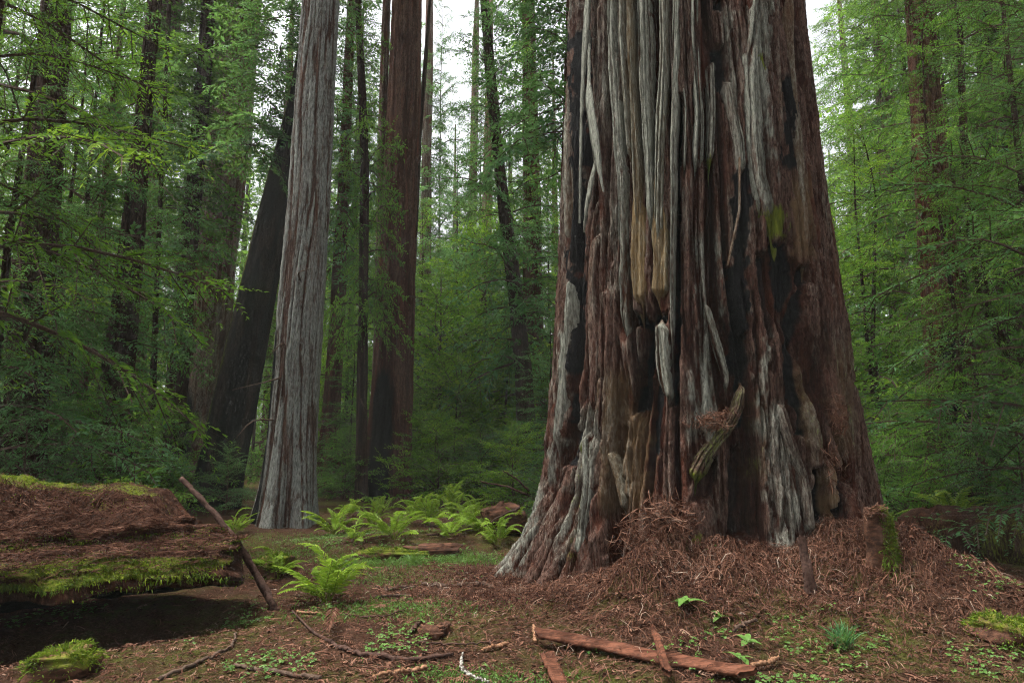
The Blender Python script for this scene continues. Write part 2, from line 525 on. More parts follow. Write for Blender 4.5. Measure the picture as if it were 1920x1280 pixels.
# ------------------------------------------------------------------ the giant redwood
RIDGE_N = 54
def ridges(th, h, seed=1, n=RIDGE_N, warp=1.0):
    """braided long furrows; returns displacement in metres (<=0 in furrows) and crust 0..1"""
    q = th / (2 * math.pi)
    low = sstep(4.5, 1.5, h)
    w = 0.9 * vn(q * 14, h * 0.22, seed + 50, 14) + (0.12 + 0.50 * low) * vn(q * 40, h * 0.8, seed + 51, 40)
    x1 = q * n + w * warp
    v1 = vn(x1, h * 0.16 + 0.1 * x1, seed, n) + 0.30 * vn(x1 * 2, h * 0.5, seed + 1, 2 * n)
    f1 = np.exp(-(v1 / 0.18) ** 2)
    x2 = q * n * 3 + w * 2.2
    v2 = vn(x2, h * 0.6, seed + 2, 3 * n) + 0.35 * vn(x2 * 2, h * 2.2, seed + 3, 6 * n)
    f2 = np.exp(-(v2 / 0.2) ** 2)
    v3 = vn(q * n * 9 + w * 5, h * 3.0, seed + 4, 9 * n)
    crack = np.exp(-(vn(q * n * 2, h * 9 + 2 * v2, seed + 6, 2 * n) / 0.12) ** 2)
    jag = _h(np.round(th * 400).astype(np.int64), np.round(h * 53).astype(np.int64), 5)
    rip = np.abs(vn(q * n * 5 + 3 * w, h * 4, seed + 8, 5 * n)) * low + np.abs(vn(q * n * 6 + 3 * w, h * 1.1, seed + 18, 6 * n)) * (1.2 - low)
    fibre = np.abs(vn(q * n * 12 + 4 * w, h * 0.8 + 5 * h * low, seed + 9, 12 * n))
    d = -0.27 * f1 - 0.085 * f2 + 0.035 * v1 + 0.020 * v3 - 0.012 * crack * low + 0.004 * jag - 0.034 * rip - 0.020 * fibre
    crust = np.clip(0.75 - 0.9 * f1 - 0.45 * f2 + 0.25 * v3 - 0.2 * crack, 0, 1)
    return d, crust

def pxline(PY, pts):
    p = np.array(pts, float)
    return np.interp(PY, p[:, 0], p[:, 1])

# dark hollows and grooves: [(y, x_centre, half_width)...], depth, char
HOLLOWS = [
    ([(0, 1195, 5), (150, 1189, 5), (260, 1200, 3)], 0.25, 0.9),
    ([(-60, 1224, 8), (100, 1227, 8), (250, 1229, 6), (330, 1226, 3)], 0.22, 0.1),
    ([(180, 1276, 4), (330, 1268, 6), (600, 1268, 6), (760, 1262, 5)], 0.28, 0.7),
    ([(590, 1196, 12), (612, 1193, 12)], 0.30, 1.2),
    ([(584, 1238, 12), (606, 1236, 12)], 0.30, 1.2),
    ([(600, 1212, 8), (680, 1207, 9), (770, 1190, 12)], 0.28, 0.9),
    ([(690, 1232, 6), (800, 1222, 7), (850, 1218, 5)], 0.20, 0.8),
    ([(800, 1160, 6), (850, 1158, 8)], 0.18, 0.3),
    ([(80, 1352, 12), (130, 1356, 13), (170, 1358, 6)], 0.26, 1.0),
    ([(-10, 1348, 8), (12, 1350, 10)], 0.2, 1.0),
    ([(160, 1328, 4), (300, 1325, 5)], 0.2, 0.1),
    ([(470, 1440, 14), (520, 1444, 16), (600, 1450, 10), (640, 1452, 5)], 0.20, 0.55),
    ([(455, 1468, 14), (520, 1480, 14), (570, 1484, 9)], 0.16, 1.1),
    ([(500, 1512, 8), (600, 1508, 10), (700, 1500, 9), (760, 1512, 8), (820, 1520, 8)], 0.20, 0.9),
    ([(620, 1400, 8), (690, 1408, 10), (800, 1404, 9)], 0.26, 0.7),
    ([(840, 1395, 14), (900, 1392, 22), (960, 1400, 28), (1010, 1398, 34)], 0.40, 0.45),
    ([(880, 1548, 12), (930, 1552, 16), (1000, 1556, 16)], 0.34, 1.0),
    ([(880, 1590, 8), (930, 1592, 12), (1000, 1590, 14)], 0.26, 1.0),
    ([(860, 1330, 12), (900, 1322, 18), (940, 1310, 16)], 0.22, 0.2),
    ([(740, 1072, 12), (820, 1068, 15), (870, 1062, 10)], 0.15, 1.0),
    ([(900, 1160, 8), (960, 1150, 7), (1040, 1140, 10)], 0.16, 0.3),
    ([(1040, 1075, 5), (1090, 1060, 6)], 0.16, 0.4),
]
# charred and mossy stretches: (pts, halfwidth, lichen, char, moss, tan)
PAINT = [
    ([(610, 1448), (700, 1434), (820, 1434)], 7, 0.9, 0, 0.05, 0),
    ([(760, 1460), (880, 1475), (1060, 1470)], 26, 0.6, 0, 0, 0),
    ([(880, 1572), (1010, 1574)], 9, 0.1, 0.1, 0.1, 0.6),
    ([(820, 1095), (960, 1080), (1060, 1060)], 10, 0.1, 0, 0.5, 0.1),
    ([(900, 985), (1040, 955)], 7, 0.1, 0, 0.45, 0.0),
    ([(560, 1596), (700, 1606)], 8, 0.1, 0, 0.5, 0.0),
    ([(60, 1082), (200, 1080), (350, 1080), (560, 1076), (700, 1070)], 12, 0, 1.0, 0, 0),
    ([(620, 1052), (760, 1046), (900, 1030)], 8, 0.9, 0.0, 0, 0),
    ([(300, 1398), (400, 1394), (520, 1388), (640, 1392), (700, 1388)], 20, 0.25, 0.75, 0, 0),
    ([(0, 1368), (200, 1375), (330, 1385)], 12, 0.5, 0.35, 0, 0),
    ([(140, 1478), (240, 1484), (320, 1486)], 14, 0.2, 0.8, 0, 0),
    ([(0, 1432), (200, 1422), (330, 1436)], 16, 0.75, 0.25, 0, 0),
    ([(385, 1448), (440, 1464)], 16, 0.2, 0.0, 0.9, 0),
    ([(104, 1424), (124, 1424)], 7, 0, 0, 1.0, 0),
    ([(330, 1505), (480, 1512)], 18, 0, 0, 0, 0.55),
    ([(700, 1150), (820, 1150), (960, 1150)], 24, 0.1, 0, 0, 0.45),
    ([(770, 1185), (860, 1190), (960, 1180)], 22, 0, 0, 0, 0.45),
    ([(680, 1505), (770, 1530), (860, 1545)], 12, 0.1, 0.1, 0.30, 0.35),
    ([(640, 1575), (760, 1588), (850, 1596)], 16, 0.1, 0, 0.32, 0.3),
    ([(740, 1432), (830, 1436), (900, 1430)], 10, 0.2, 0, 0.38, 0.2),
    ([(560, 1395), (680, 1385), (800, 1380)], 16, 0.75, 0.25, 0.12, 0),
    ([(440, 1320), (560, 1335), (700, 1325), (820, 1315)], 24, 0.85, 0, 0, 0),
    ([(880, 1470), (1000, 1478)], 32, 0.55, 0, 0, 0),
    ([(760, 1100), (900, 1090), (1020, 1060)], 20, 0.5, 0, 0, 0),
    ([(900, 1000), (1000, 970), (1090, 940)], 22, 0.65, 0, 0.12, 0),
    ([(960, 1060), (1060, 1030)], 14, 0.35, 0, 0.25, 0),
    ([(1000, 1316), (1040, 1312)], 8, 0.0, 0, 0.9, 0),
]

giant = thing('redwood_tree', (BX, BY, 0), 'huge fire-scarred redwood with peeling grey bark strips rising from a needle mound', 'tree')

def big_detail(TH, H):
    """displacement, crust and mask for points of the giant trunk"""
    d, crust = ridges(TH, H)
    P = big_pt(TH, H)
    PX, PY = proj(P)
    front = np.cos(TH - TOCAM) > -0.15
    mask = np.zeros(TH.shape + (4,))
    jit = 5 * vn(TH * 30, H * 7, 91) + 3 * vn(TH * 90, H * 20, 92)
    for pts, dep, ch in HOLLOWS:
        p = np.array(pts, float)
        y0, y1 = p[0, 0], p[-1, 0]
        cx, hw = np.interp(PY, p[:, 0], p[:, 1]), np.interp(PY, p[:, 0], p[:, 2])
        e = (np.abs(PX - cx + 0.6 * jit) - hw) / 5.0
        ends = np.maximum((y0 - PY + jit), (PY - y1 + jit)) / 8.0
        k = (1 - sstep(-1, 1, np.maximum(e, ends))) * front
        d = d * (1 - 0.7 * k) - dep * k
        crust = crust * (1 - 0.8 * k)
        mask[..., 1] = np.maximum(mask[..., 1], ch * k)
    for pts, hw, a, b, c, t in PAINT:
        p = np.array(pts, float)
        cx = np.interp(PY, p[:, 0], p[:, 1])
        e = (np.abs(PX - cx + 2 * jit) - hw) / 10.0
        ends = np.maximum(p[0, 0] - PY, PY - p[-1, 0]) / 25.0
        k = (1 - sstep(-1, 1, np.maximum(e, ends + 0.02 * jit))) * front
        for ch, v in enumerate((a, b, c, t)):
            mask[..., ch] = np.maximum(mask[..., ch], v * k)
    # broad upper zone with paler crust on the left half, redder below
    up = sstep(620, 250, PY) * sstep(1300, 1240, PX) * front
    mask[..., 0] = np.maximum(mask[..., 0], 0.25 * up)
    return d, crust, mask

def build_giant():
    a = np.concatenate([np.linspace(-1.75, 1.75, 550), np.linspace(1.75, 2 * math.pi - 1.75, 50)[1:-1]])
    th = a + TOCAM
    hs = np.concatenate([np.linspace(-0.6, 9.6, 440), np.linspace(9.6, 34, 30)[1:]])
    TH, H = np.meshgrid(th, hs)
    d, crust, mask = big_detail(TH, H)
    P = big_pt(TH, H, d) - np.array([BX, BY, 0])
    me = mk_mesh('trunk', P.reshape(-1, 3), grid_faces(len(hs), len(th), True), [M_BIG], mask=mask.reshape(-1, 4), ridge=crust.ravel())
    tag(obj('trunk', me, giant), 'deeply furrowed reddish trunk with black burn hollows')

build_giant()

# peeling and weathered strips standing proud of the trunk: pts (y, x, half width), thickness, lichen, char, moss, tan
STRIPS = [
    ([(-90, 1148, 10), (60, 1146, 9), (200, 1155, 11), (330, 1165, 9), (480, 1167, 8), (600, 1170, 8), (690, 1174, 4)], 0.10, 1.0, 0, 0, 0.1, 'long pale grey pole-like bark strip'),
    ([(-90, 1168, 7), (60, 1165, 7), (170, 1172, 6), (260, 1178, 5), (340, 1186, 2)], 0.09, 0.55, 0, 0, 0.55, None),
    ([(-90, 1180, 6), (80, 1180, 8), (200, 1186, 7), (320, 1193, 9), (420, 1196, 9), (470, 1196, 4)], 0.085, 0.35, 0, 0, 0.8, None),
    ([(-90, 1206, 13), (60, 1206, 15), (130, 1208, 15), (200, 1210, 12), (290, 1215, 9), (400, 1219, 8), (470, 1222, 3)], 0.12, 0.85, 0, 0, 0.2, 'wide grey weathered bark strip'),
    ([(-90, 1244, 9), (80, 1245, 10), (200, 1240, 11), (320, 1236, 11), (420, 1234, 12), (500, 1238, 9)], 0.12, 0.7, 0, 0, 0.55, None),
    ([(-90, 1270, 10), (60, 1268, 10), (150, 1267, 9), (260, 1263, 8), (380, 1262, 6), (560, 1259, 5), (700, 1259, 4)], 0.11, 0.95, 0, 0, 0.15, None),
    ([(300, 1190, 5), (380, 1194, 12), (440, 1195, 18), (520, 1196, 17), (570, 1197, 14), (592, 1199, 8)], 0.055, 0.0, 0, 0, 1.0, 'bare tan inner wood'),
    ([(310, 1228, 5), (390, 1234, 12), (460, 1236, 18), (540, 1236, 17), (578, 1238, 13)], 0.06, 0.05, 0, 0, 1.0, 'bare tan inner wood'),
    ([(596, 1236, 18), (660, 1240, 17), (710, 1246, 13), (745, 1252, 9), (760, 1254, 4)], 0.03, 0.65, 0.15, 0.15, 0.2, 'grey green lichen plate'),
    ([(-90, 1301, 11), (50, 1303, 10), (140, 1307, 9), (220, 1312, 12), (300, 1310, 11), (350, 1305, 6)], 0.10, 0.85, 0, 0, 0, None),
    ([(150, 1280, 3), (200, 1286, 4), (260, 1284, 4), (330, 1282, 3)], 0.08, 0.9, 0, 0, 0, None),
    ([(100, 1333, 9), (200, 1335, 9), (280, 1334, 7), (320, 1331, 3)], 0.10, 0.75, 0.1, 0.2, 0, None),
    ([(140, 1362, 7), (200, 1372, 11), (260, 1385, 12), (340, 1392, 9)], 0.09, 0.7, 0.25, 0.1, 0, None),
    ([(-90, 1418, 15), (60, 1417, 15), (150, 1415, 17), (250, 1416, 17), (330, 1424, 15), (400, 1440, 17), (446, 1462, 17), (456, 1468, 12)], 0.10, 0.85, 0.22, 0.18, 0, 'flat dark grey plate with moss at its tip'),
    ([(-90, 1452, 6), (100, 1458, 7), (250, 1464, 5), (300, 1466, 3)], 0.07, 0.3, 0, 0, 0.1, None),
    ([(-90, 1478, 6), (120, 1487, 6), (300, 1500, 6), (430, 1512, 7), (520, 1522, 4)], 0.07, 0.2, 0, 0, 0.35, None),
    ([(560, 1322, 5), (600, 1332, 8), (660, 1350, 9), (700, 1362, 7), (740, 1366, 4)], 0.08, 0.7, 0, 0.1, 0.1, 'diagonal grey bark strand'),
    ([(740, 1462, 6), (800, 1478, 9), (850, 1495, 8), (900, 1512, 8), (980, 1522, 7), (1020, 1524, 4)], 0.10, 0.5, 0, 0.1, 0, None),
    ([(840, 1140, 6), (880, 1152, 8), (930, 1165, 9), (965, 1172, 4)], 0.09, 0.25, 0, 0.05, 0.6, None),
    ([(800, 1096, 8), (900, 1098, 9), (1000, 1090, 8), (1060, 1078, 5)], 0.06, 0.75, 0, 0, 0, None),
    ([(500, 1068, 4), (620, 1062, 6), (760, 1050, 6), (860, 1036, 5)], 0.06, 0.8, 0.1, 0, 0, None),
    ([(130, 1060, 4), (300, 1062, 4), (480, 1064, 3)], 0.05, 0.5, 0.2, 0, 0.2, None),
    ([(520, 1130, 8), (640, 1132, 9), (760, 1128, 9), (850, 1122, 5)], 0.06, 0.1, 0, 0, 0, None),
    ([(420, 1112, 6), (560, 1110, 8), (700, 1112, 9), (800, 1108, 6)], 0.06, 0.12, 0, 0, 0, None),
]

def build_strip(pts, thick, a, b, c, t, label, seed, name='bark_strip'):
    p = np.array(pts, float)
    n = max(24, int((p[-1, 0] - p[0, 0]) / 3))
    ys = np.linspace(p[0, 0], p[-1, 0], n)
    cx = np.interp(ys, p[:, 0], p[:, 1])
    hw = np.interp(ys, p[:, 0], p[:, 2])
    nc = 23
    tl = np.linspace(0, 1, n)
    hw = hw * (0.2 + 0.8 * sstep(0, 0.16, 1 - tl)) * ((0.15 + 0.85 * sstep(0, 0.14, tl)) if p[0, 0] > -50 else 1.0)
    u = np.linspace(-1, 1, nc)
    edge = 1.0 + 0.20 * vn(ys[:, None] / 70, np.sign(u)[None] * 7 + seed, 6) + 0.05 * vn(ys[:, None] / 6, np.sign(u)[None] * 7 + seed, 7)
    PX = cx[:, None] + hw[:, None] * u[None] * edge
    PY = np.repeat(ys[:, None], nc, 1) + 34 * vn(u[None] * 4.5 + 10, seed * 1.7, 8) * sstep(0.9, 1.0, np.linspace(0, 1, n))[:, None]
    TH, H = big_hit(PX, PY)
    yl = np.linspace(0, 1, n)
    ends = sstep(0.0, 0.14, 1 - yl) * (sstep(0.0, 0.10, yl) if p[0, 0] > -50 else 1.0)
    prof = np.clip(1 - np.abs(u) ** 4, 0, 1)[None] ** 0.7
    arc = u[None] * hw[:, None] / 130.0
    q = vn(arc * 34 + seed * 3.3, H * 0.45, 11) * 0.5 + vn(arc * 70 + seed, H * 0.8, 12) * 0.4 + vn(arc * 110 + seed, H * 5, 14) * 0.25
    fur = np.exp(-(vn(arc * 20 + seed * 5, H * 0.4, 13) / 0.15) ** 2)
    if t >= 0.8:
        fur = fur * 0.3
    off = -0.13 + (0.13 + 0.36 * thick) * prof * ends[:, None] + (0.040 * q - 0.075 * fur) * prof
    P = big_pt(TH, H, off) - np.array([BX, BY, 0])
    crust = np.clip(0.75 + 0.5 * q - 0.6 * fur, 0, 1)
    mask = np.zeros(P.shape[:2] + (4,))
    yy = np.linspace(0, 1, n)[:, None]
    mask[..., 0] = np.clip((a + 0.25 * q) * (0.25 + 0.75 * ends[:, None]), 0, 1); mask[..., 1] = b * np.clip(1 + q, 0, 2); mask[..., 2] = c + (0.75 * sstep(0.8, 1.0, yy) if c > 0.15 else 0); mask[..., 3] = np.clip(t + 0.2 * q, 0, 1)
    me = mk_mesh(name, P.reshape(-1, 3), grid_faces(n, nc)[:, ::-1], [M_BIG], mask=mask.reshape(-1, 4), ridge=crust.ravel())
    o = obj(name, me, giant)
    if label:
        o['label'] = label
for k, s in enumerate(STRIPS):
    build_strip(*s, seed=k + 1)

# splinters hanging free of the trunk, root ends attached at their upper end
def hanging(pts, label, m=(1, 0, 0, 0.1)):
    p = np.array(pts, float)            # y, x, half width, offset from trunk
    n = 40
    ys = np.linspace(p[0, 0], p[-1, 0], n)
    cx, hw, of = (np.interp(ys, p[:, 0], p[:, i]) for i in (1, 2, 3))
    u = np.array([-1, -0.4, 0.3, 1.0, 0.3, -0.4])
    zo = np.array([0, 0.018, 0.02, 0, -0.012, -0.012])
    PX = cx[:, None] + hw[:, None] * u
    TH, H = big_hit(PX, np.repeat(ys[:, None], 6, 1))
    P = big_pt(TH, H, of[:, None] + zo + 0.008 * vn(u[None] * 4, ys[:, None] / 14, 4)) - np.array([BX, BY, 0])
    mask = np.tile(np.array(m, float), (n * 6, 1))
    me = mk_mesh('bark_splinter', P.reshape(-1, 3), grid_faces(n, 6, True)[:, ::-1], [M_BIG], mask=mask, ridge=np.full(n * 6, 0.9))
    tag(obj('bark_splinter', me, giant), label)
hanging([(-90, 1114, 5, 0.06), (60, 1110, 6, 0.10), (130, 1108, 4, 0.12), (240, 1102, 2.5, 0.10), (420, 1095, 1.5, 0.06)], 'long thin pale splinter peeling from the bark')
hanging([(60, 1112, 2, 0.06), (160, 1119, 3, 0.14), (200, 1124, 7, 0.18), (260, 1134, 8, 0.2), (320, 1142, 5, 0.2), (368, 1150, 1, 0.2)], 'pale dagger-shaped splinter hanging loose')
hanging([(280, 1128, 1.5, 0.05), (340, 1120, 5, 0.10), (400, 1110, 3, 0.10), (438, 1105, 0.8, 0.08)], 'pale pointed splinter leaning left')
hanging([(300, 1383, 2.0, 0.06), (400, 1381, 2.5, 0.09), (440, 1373, 2.5, 0.09), (500, 1362, 2, 0.05)], 'curved fibre strand of red bark', (0.1, 0, 0, 0.3))

# the mossy broken limb stub low on the trunk
build_strip([(715, 1396, 8), (765, 1386, 15), (795, 1370, 20), (825, 1346, 24), (850, 1326, 24), (880, 1310, 20), (915, 1302, 9)], 0.06, 0.10, 0.15, 0.40, 0.05, 'broken mossy limb stub slanting down across the trunk', 61, 'limb_stub')
# ------------------------------------------------------------------ foliage
def kites(base, dirs, length, width, normal, bend=0.0):
    """kite-shaped twiglets; base, dirs, normal (K,3); returns (K,4,3)"""
    side = np.cross(dirs, normal)
    side /= np.linalg.norm(side, axis=1)[:, None] + 1e-9
    L, W = np.asarray(length)[:, None], np.asarray(width)[:, None]
    mid = base + dirs * L * 0.45
    tip = base + dirs * L - normal * (L * bend)
    return np.stack([base, mid + side * W * 0.5 + normal * W * 0.12, tip, mid - side * W * 0.5 + normal * W * 0.12], 1)

def bough_template(r, ns, nk, kl, kw, wood=True, broad=False, droop=0.32):
    """a bough of unit length along +Y, drooping; side sprays carry flat twiglets. returns quads, tint, material index"""
    Q, T, MI = [], [], []
    def axis_pt(t):
        return np.array([0.05 * math.sin(5 * t + ph), t, 0.10 * t - droop * t * t])
    ph = r.uniform(0, 6)
    if wood:
        ts = np.linspace(0, 0.97, 6)
        pts = np.array([axis_pt(t) for t in ts])
        v, f, _ = tube_arrays(pts, np.linspace(0.011, 0.003, 6), 3)
        Q.append(v[f]); T.append(np.full(len(f), 0.5)); MI.append(np.ones(len(f), int))
    sprays = [(t, s) for t in np.linspace(0.10, 0.96, ns) for s in (-1, 1)] + [(0.93, 0)]
    for t, s in sprays:
        t = min(max(t + r.normal(0, 0.025), 0.05), 0.98)
        if r.random() < 0.10:
            continue
        p0 = axis_pt(t)
        ls = (0.16 + 0.36 * (1 - t) ** 0.8 * min(1, t * 3.5)) * r.uniform(0.7, 1.25)
        az = s * math.radians(r.uniform(38, 68)) if s else r.normal(0, 0.2)
        el = r.normal(-0.10, 0.20)
        d = np.array([math.sin(az) * math.cos(el), math.cos(az) * math.cos(el), math.sin(el)])
        up = np.array([r.normal(0, 0.22), r.normal(0, 0.22), 1.0]); up -= d * up.dot(d); up /= np.linalg.norm(up)
        sd = np.cross(d, up)
        k = max(2, int(round(nk * ls / 0.34)))
        u = (np.arange(k) + 0.6) / k
        tint0 = r.uniform(0.15, 0.75)
        dr = r.uniform(0.1, 0.45)
        B, D, L, N = [], [], [], []
        for side in (-1, 1):
            uu = np.clip(u + r.normal(0, 0.03, k), 0, 1)
            b = p0 + d * (uu * ls)[:, None] - np.array([0, 0, 1.0]) * (dr * ls * uu ** 2)[:, None]
            an = np.radians(r.uniform(35, 65, k)) * side
            dd = d * np.cos(an)[:, None] + sd * np.sin(an)[:, None] + up * r.normal(-0.12, 0.2, k)[:, None]
            dd /= np.linalg.norm(dd, axis=1)[:, None]
            ll = kl * (1.15 - 0.75 * uu) * r.uniform(0.7, 1.2, k)
            nn = up + r.normal(0, 0.35 if not broad else 0.8, (k, 3)); nn -= dd * (nn * dd).sum(1)[:, None]
            nn /= np.linalg.norm(nn, axis=1)[:, None]
            B.append(b); D.append(dd); L.append(ll); N.append(nn)
        B.append((p0 + d * ls * 0.9 - np.array([0, 0, dr * ls * 0.81]))[None]); D.append(d[None]); L.append(np.array([kl * 0.7])); N.append(up[None])
        B, D, L, N = map(np.concatenate, (B, D, L, N))
        Q.append(kites(B, D, L, L * kw * r.uniform(0.8, 1.2, len(L)), N, 0.12))
        T.append(np.clip(tint0 + r.normal(0, 0.11, len(L)) + 0.15 * t, 0, 1)); MI.append(np.zeros(len(L), int))
        if wood:
            a, b = p0, p0 + d * ls * 0.8 - np.array([0, 0, dr * ls * 0.64])
            w = sd * 0.0022
            Q.append(np.array([[a - w * 1.5, a + w * 1.5, b + w, b - w]])); T.append([0.5]); MI.append([1])
    return np.concatenate(Q), np.concatenate(T), np.concatenate(MI)

def crown_mesh(name, seed, H, h0, nb, lmax, tpl, leaf, pitch=(-0.25, 0.35), rad=0.05, shape=0.7, gap=0.0):
    r = np.random.default_rng(seed)
    Q, T, MI = [], [], []
    for i in range(nb):
        t = (i + r.random()) / nb
        h = h0 + (H - h0) * t ** 1.05
        f = (h - h0) / (H - h0)
        if gap and vn(h * 0.55, seed * 1.3, 77) < -gap:
            continue
        L = (lmax * (1 - f) ** shape + 0.35) * r.uniform(0.55, 1.15)
        az = i * 2.399 + r.normal(0, 0.5)
        q, tt, mi = tpl[r.integers(len(tpl))]
        R = rotz(az) @ rotx(r.uniform(*pitch) + 0.5 * f * f) @ roty(r.normal(0, 0.18))
        c, s = math.cos(az + math.pi / 2), math.sin(az + math.pi / 2)
        v = q.reshape(-1, 3) @ R.T * L + np.array([c * rad, s * rad, h])
        Q.append(v); T.append(np.repeat(np.clip(tt + r.normal(0, 0.14), 0, 1), 4)); MI.append(mi)
    V = np.concatenate(Q)
    return mk_mesh(name, V, np.arange(len(V)).reshape(-1, 4), [leaf, M_TWIG], np.concatenate(MI), False, np.concatenate(T))

R0 = np.random.default_rng(11)
TPL_NEAR = [bough_template(R0, 12, 12, 0.043, 0.30) for _ in range(6)]
TPL_MID = [bough_template(R0, 9, 6, 0.086, 0.34) for _ in range(6)]
TPL_FAR = [bough_template(R0, 7, 5, 0.118, 0.40) for _ in range(5)]
TPL_BROAD = [bough_template(R0, 8, 4, 0.095, 0.62, broad=True, droop=0.2) for _ in range(5)]

CROWN = {}
for k, lf in enumerate((L_GREEN, L_BLUE, L_LIME)):
    CROWN['near%d' % k] = crown_mesh('crown', 100 + k, 11.5, 0.7, 84, 3.1, TPL_NEAR, lf)
for k, lf in enumerate((L_GREEN, L_BLUE, L_GREEN, L_LIME)):  # lime copy also brightens the dim middle forest by colour instead of light
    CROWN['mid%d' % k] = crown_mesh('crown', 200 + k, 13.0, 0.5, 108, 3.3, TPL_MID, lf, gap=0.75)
for k, lf in enumerate((L_GREEN, L_GREEN, L_BLUE)):
    CROWN['tall%d' % k] = crown_mesh('crown', 300 + k, 38.0, 8.0, 190, 3.3, TPL_FAR, lf, (-0.55, 0.1), 0.3, 0.45, gap=0.55)
for k, lf in enumerate((L_LIME, L_GREEN)):
    CROWN['broad%d' % k] = crown_mesh('crown', 400 + k, 9.0, 0.8, 90, 3.4, TPL_BROAD, lf, (-0.05, 0.6), 0.05, 0.5)
CROWN['bush2'] = crown_mesh('crown', 503, 3.4, 0.1, 60, 2.0, TPL_MID, L_LIME, (-0.1, 0.7), 0.03, 0.6)  # lime leaves stand in for light on the central shrubs
CROWN['bush0'] = crown_mesh('crown', 501, 2.6, 0.1, 46, 1.7, TPL_NEAR, L_BLUE, (-0.1, 0.7), 0.03, 0.6)
CROWN['bush1'] = crown_mesh('crown', 502, 3.4, 0.1, 60, 2.0, TPL_MID, L_GREEN, (-0.1, 0.7), 0.03, 0.6)

def crown(key, parent, rot=0.0, s=1.0, sz=None, lean=(0, 0), z=0.0, label=None):
    o = obj('crown', CROWN[key], parent)
    o.scale = (s, s, sz or s)
    o.rotation_euler = (lean[0], lean[1], rot)
    o.location = (0, 0, z)
    if label:
        o['label'] = label
    return o

# ------------------------------------------------------------------ trunks
def trunk_mesh(path, nt, nh, seed, n_ridge, depth, mat, flare=0.35, maskfn=None, hvis=14.0):
    """path rows (x, y, z, r) from the base up, base at origin"""
    p = np.asarray(path, float)
    z0, z1 = p[0, 2], p[-1, 2]
    zv = min(hvis, z1)
    zs = np.concatenate([np.linspace(z0, zv, nh), np.linspace(zv, z1, 14)[1:]]) if z1 > zv else np.linspace(z0, z1, nh)
    cx, cy_, r = (np.interp(zs, p[:, 2], p[:, i])[:, None] for i in (0, 1, 3))
    th = np.arange(nt) / nt * 2 * math.pi
    TH, Z = np.meshgrid(th, zs)
    q = TH / (2 * math.pi)
    w = 0.7 * vn(q * 6, Z * 0.4, seed + 9, 6)
    v1 = vn(q * n_ridge + w, Z * 0.22, seed, n_ridge) + 0.3 * vn(q * n_ridge * 2 + w, Z * 0.7, seed + 1, 2 * n_ridge)
    f1 = np.exp(-(v1 / 0.17) ** 2)
    v2 = vn(q * n_ridge * 3 + 2 * w, Z * 0.9, seed + 2, 3 * n_ridge)
    f2 = np.exp(-(v2 / 0.2) ** 2)
    d = depth * (-1.0 * f1 - 0.35 * f2 + 0.3 * v1 + 0.2 * vn(q * n_ridge * 2, Z * 6, seed + 4, 2 * n_ridge))
    k = np.exp(-np.maximum(Z - z0 - 0.2, 0) / (r * 1.6 + 0.2))
    lob = 1 + flare * k * (0.8 + 0.45 * np.cos(5 * TH + seed) + 0.25 * np.cos(8 * TH + 2 * seed)) + 0.05 * vn(q * 4, Z * 0.3, seed + 7, 4)
    R = r * lob + d
    P = np.stack([cx + R * np.cos(TH), cy_ + R * np.sin(TH), Z], -1)
    crust = np.clip(0.75 - 0.85 * f1 - 0.4 * f2 + 0.2 * v2, 0, 1)
    mask = np.zeros(P.shape[:2] + (4,))
    if maskfn:
        maskfn(mask, TH, Z, P)
    return mk_mesh('trunk', P.reshape(-1, 3), grid_faces(len(zs), nt, True), [mat], mask=mask.reshape(-1, 4), ridge=crust.ravel())

def px_path(Y, marks, H, top_r=0.25, r_scale=1.0):
    """marks: (y, x_centre, width) seen from the camera at distance Y, top to bottom -> base point and local path"""
    m = sorted(marks, reverse=True)
    pts = []
    for (py, px, w) in m:
        c = at(px, py, Y)
        dep = c[1] * CP + (c[2] - CAM_H) * SP
        pts.append([c[0], c[1], c[2], r_scale * w / 2 / 1280 * dep])
    pts = np.array(pts)
    lo = pts[0] + (pts[0] - pts[1]) / (pts[0, 2] - pts[1, 2]) * ((-0.35) - pts[0, 2])
    lo[3] = pts[0, 3] * 1.03
    sl = (pts[-1] - pts[0]) / (pts[-1, 2] - pts[0, 2])
    hi = pts[-1] + sl * (H - pts[-1, 2])
    hi[3] = max(pts[-1, 3] * 0.45, 0.06)
    path = np.concatenate([[lo], pts, [hi]]) if H > pts[-1, 2] else np.concatenate([[lo], pts])
    base = np.array([lo[0], lo[1], float(G(lo[0], lo[1]))])
    path[:, :3] -= base
    return base, path

def dead_twigs(parent, path, n, seed, l=(0.5, 1.6)):
    """bare dead twigs and branch stubs on a trunk, each its own part"""
    r = np.random.default_rng(seed)
    for i in range(n):
        z = r.uniform(1.2, 11)
        x, y, rr = (np.interp(z, path[:, 2], path[:, j]) for j in (0, 1, 3))
        az = r.uniform(0, 2 * math.pi)
        L = r.uniform(*l)
        d = np.array([math.cos(az), math.sin(az), r.uniform(-0.5, 0.3)])
        p0 = np.array([x, y, z]) + d * rr * 0.8
        pts = curve_pts([p0, p0 + d * L * 0.5 + r.normal(0, 0.07, 3), p0 + d * L + r.normal(0, 0.15, 3) - np.array([0, 0, 0.15 * L])], 7)
        v, f, c = tube_arrays(pts, np.linspace(0.016, 0.004, 7) * (1 + L * 0.4), 5)
        obj('dead_branch', mk_mesh('dead_branch', v, [f, c], [M_TWIG]), parent)

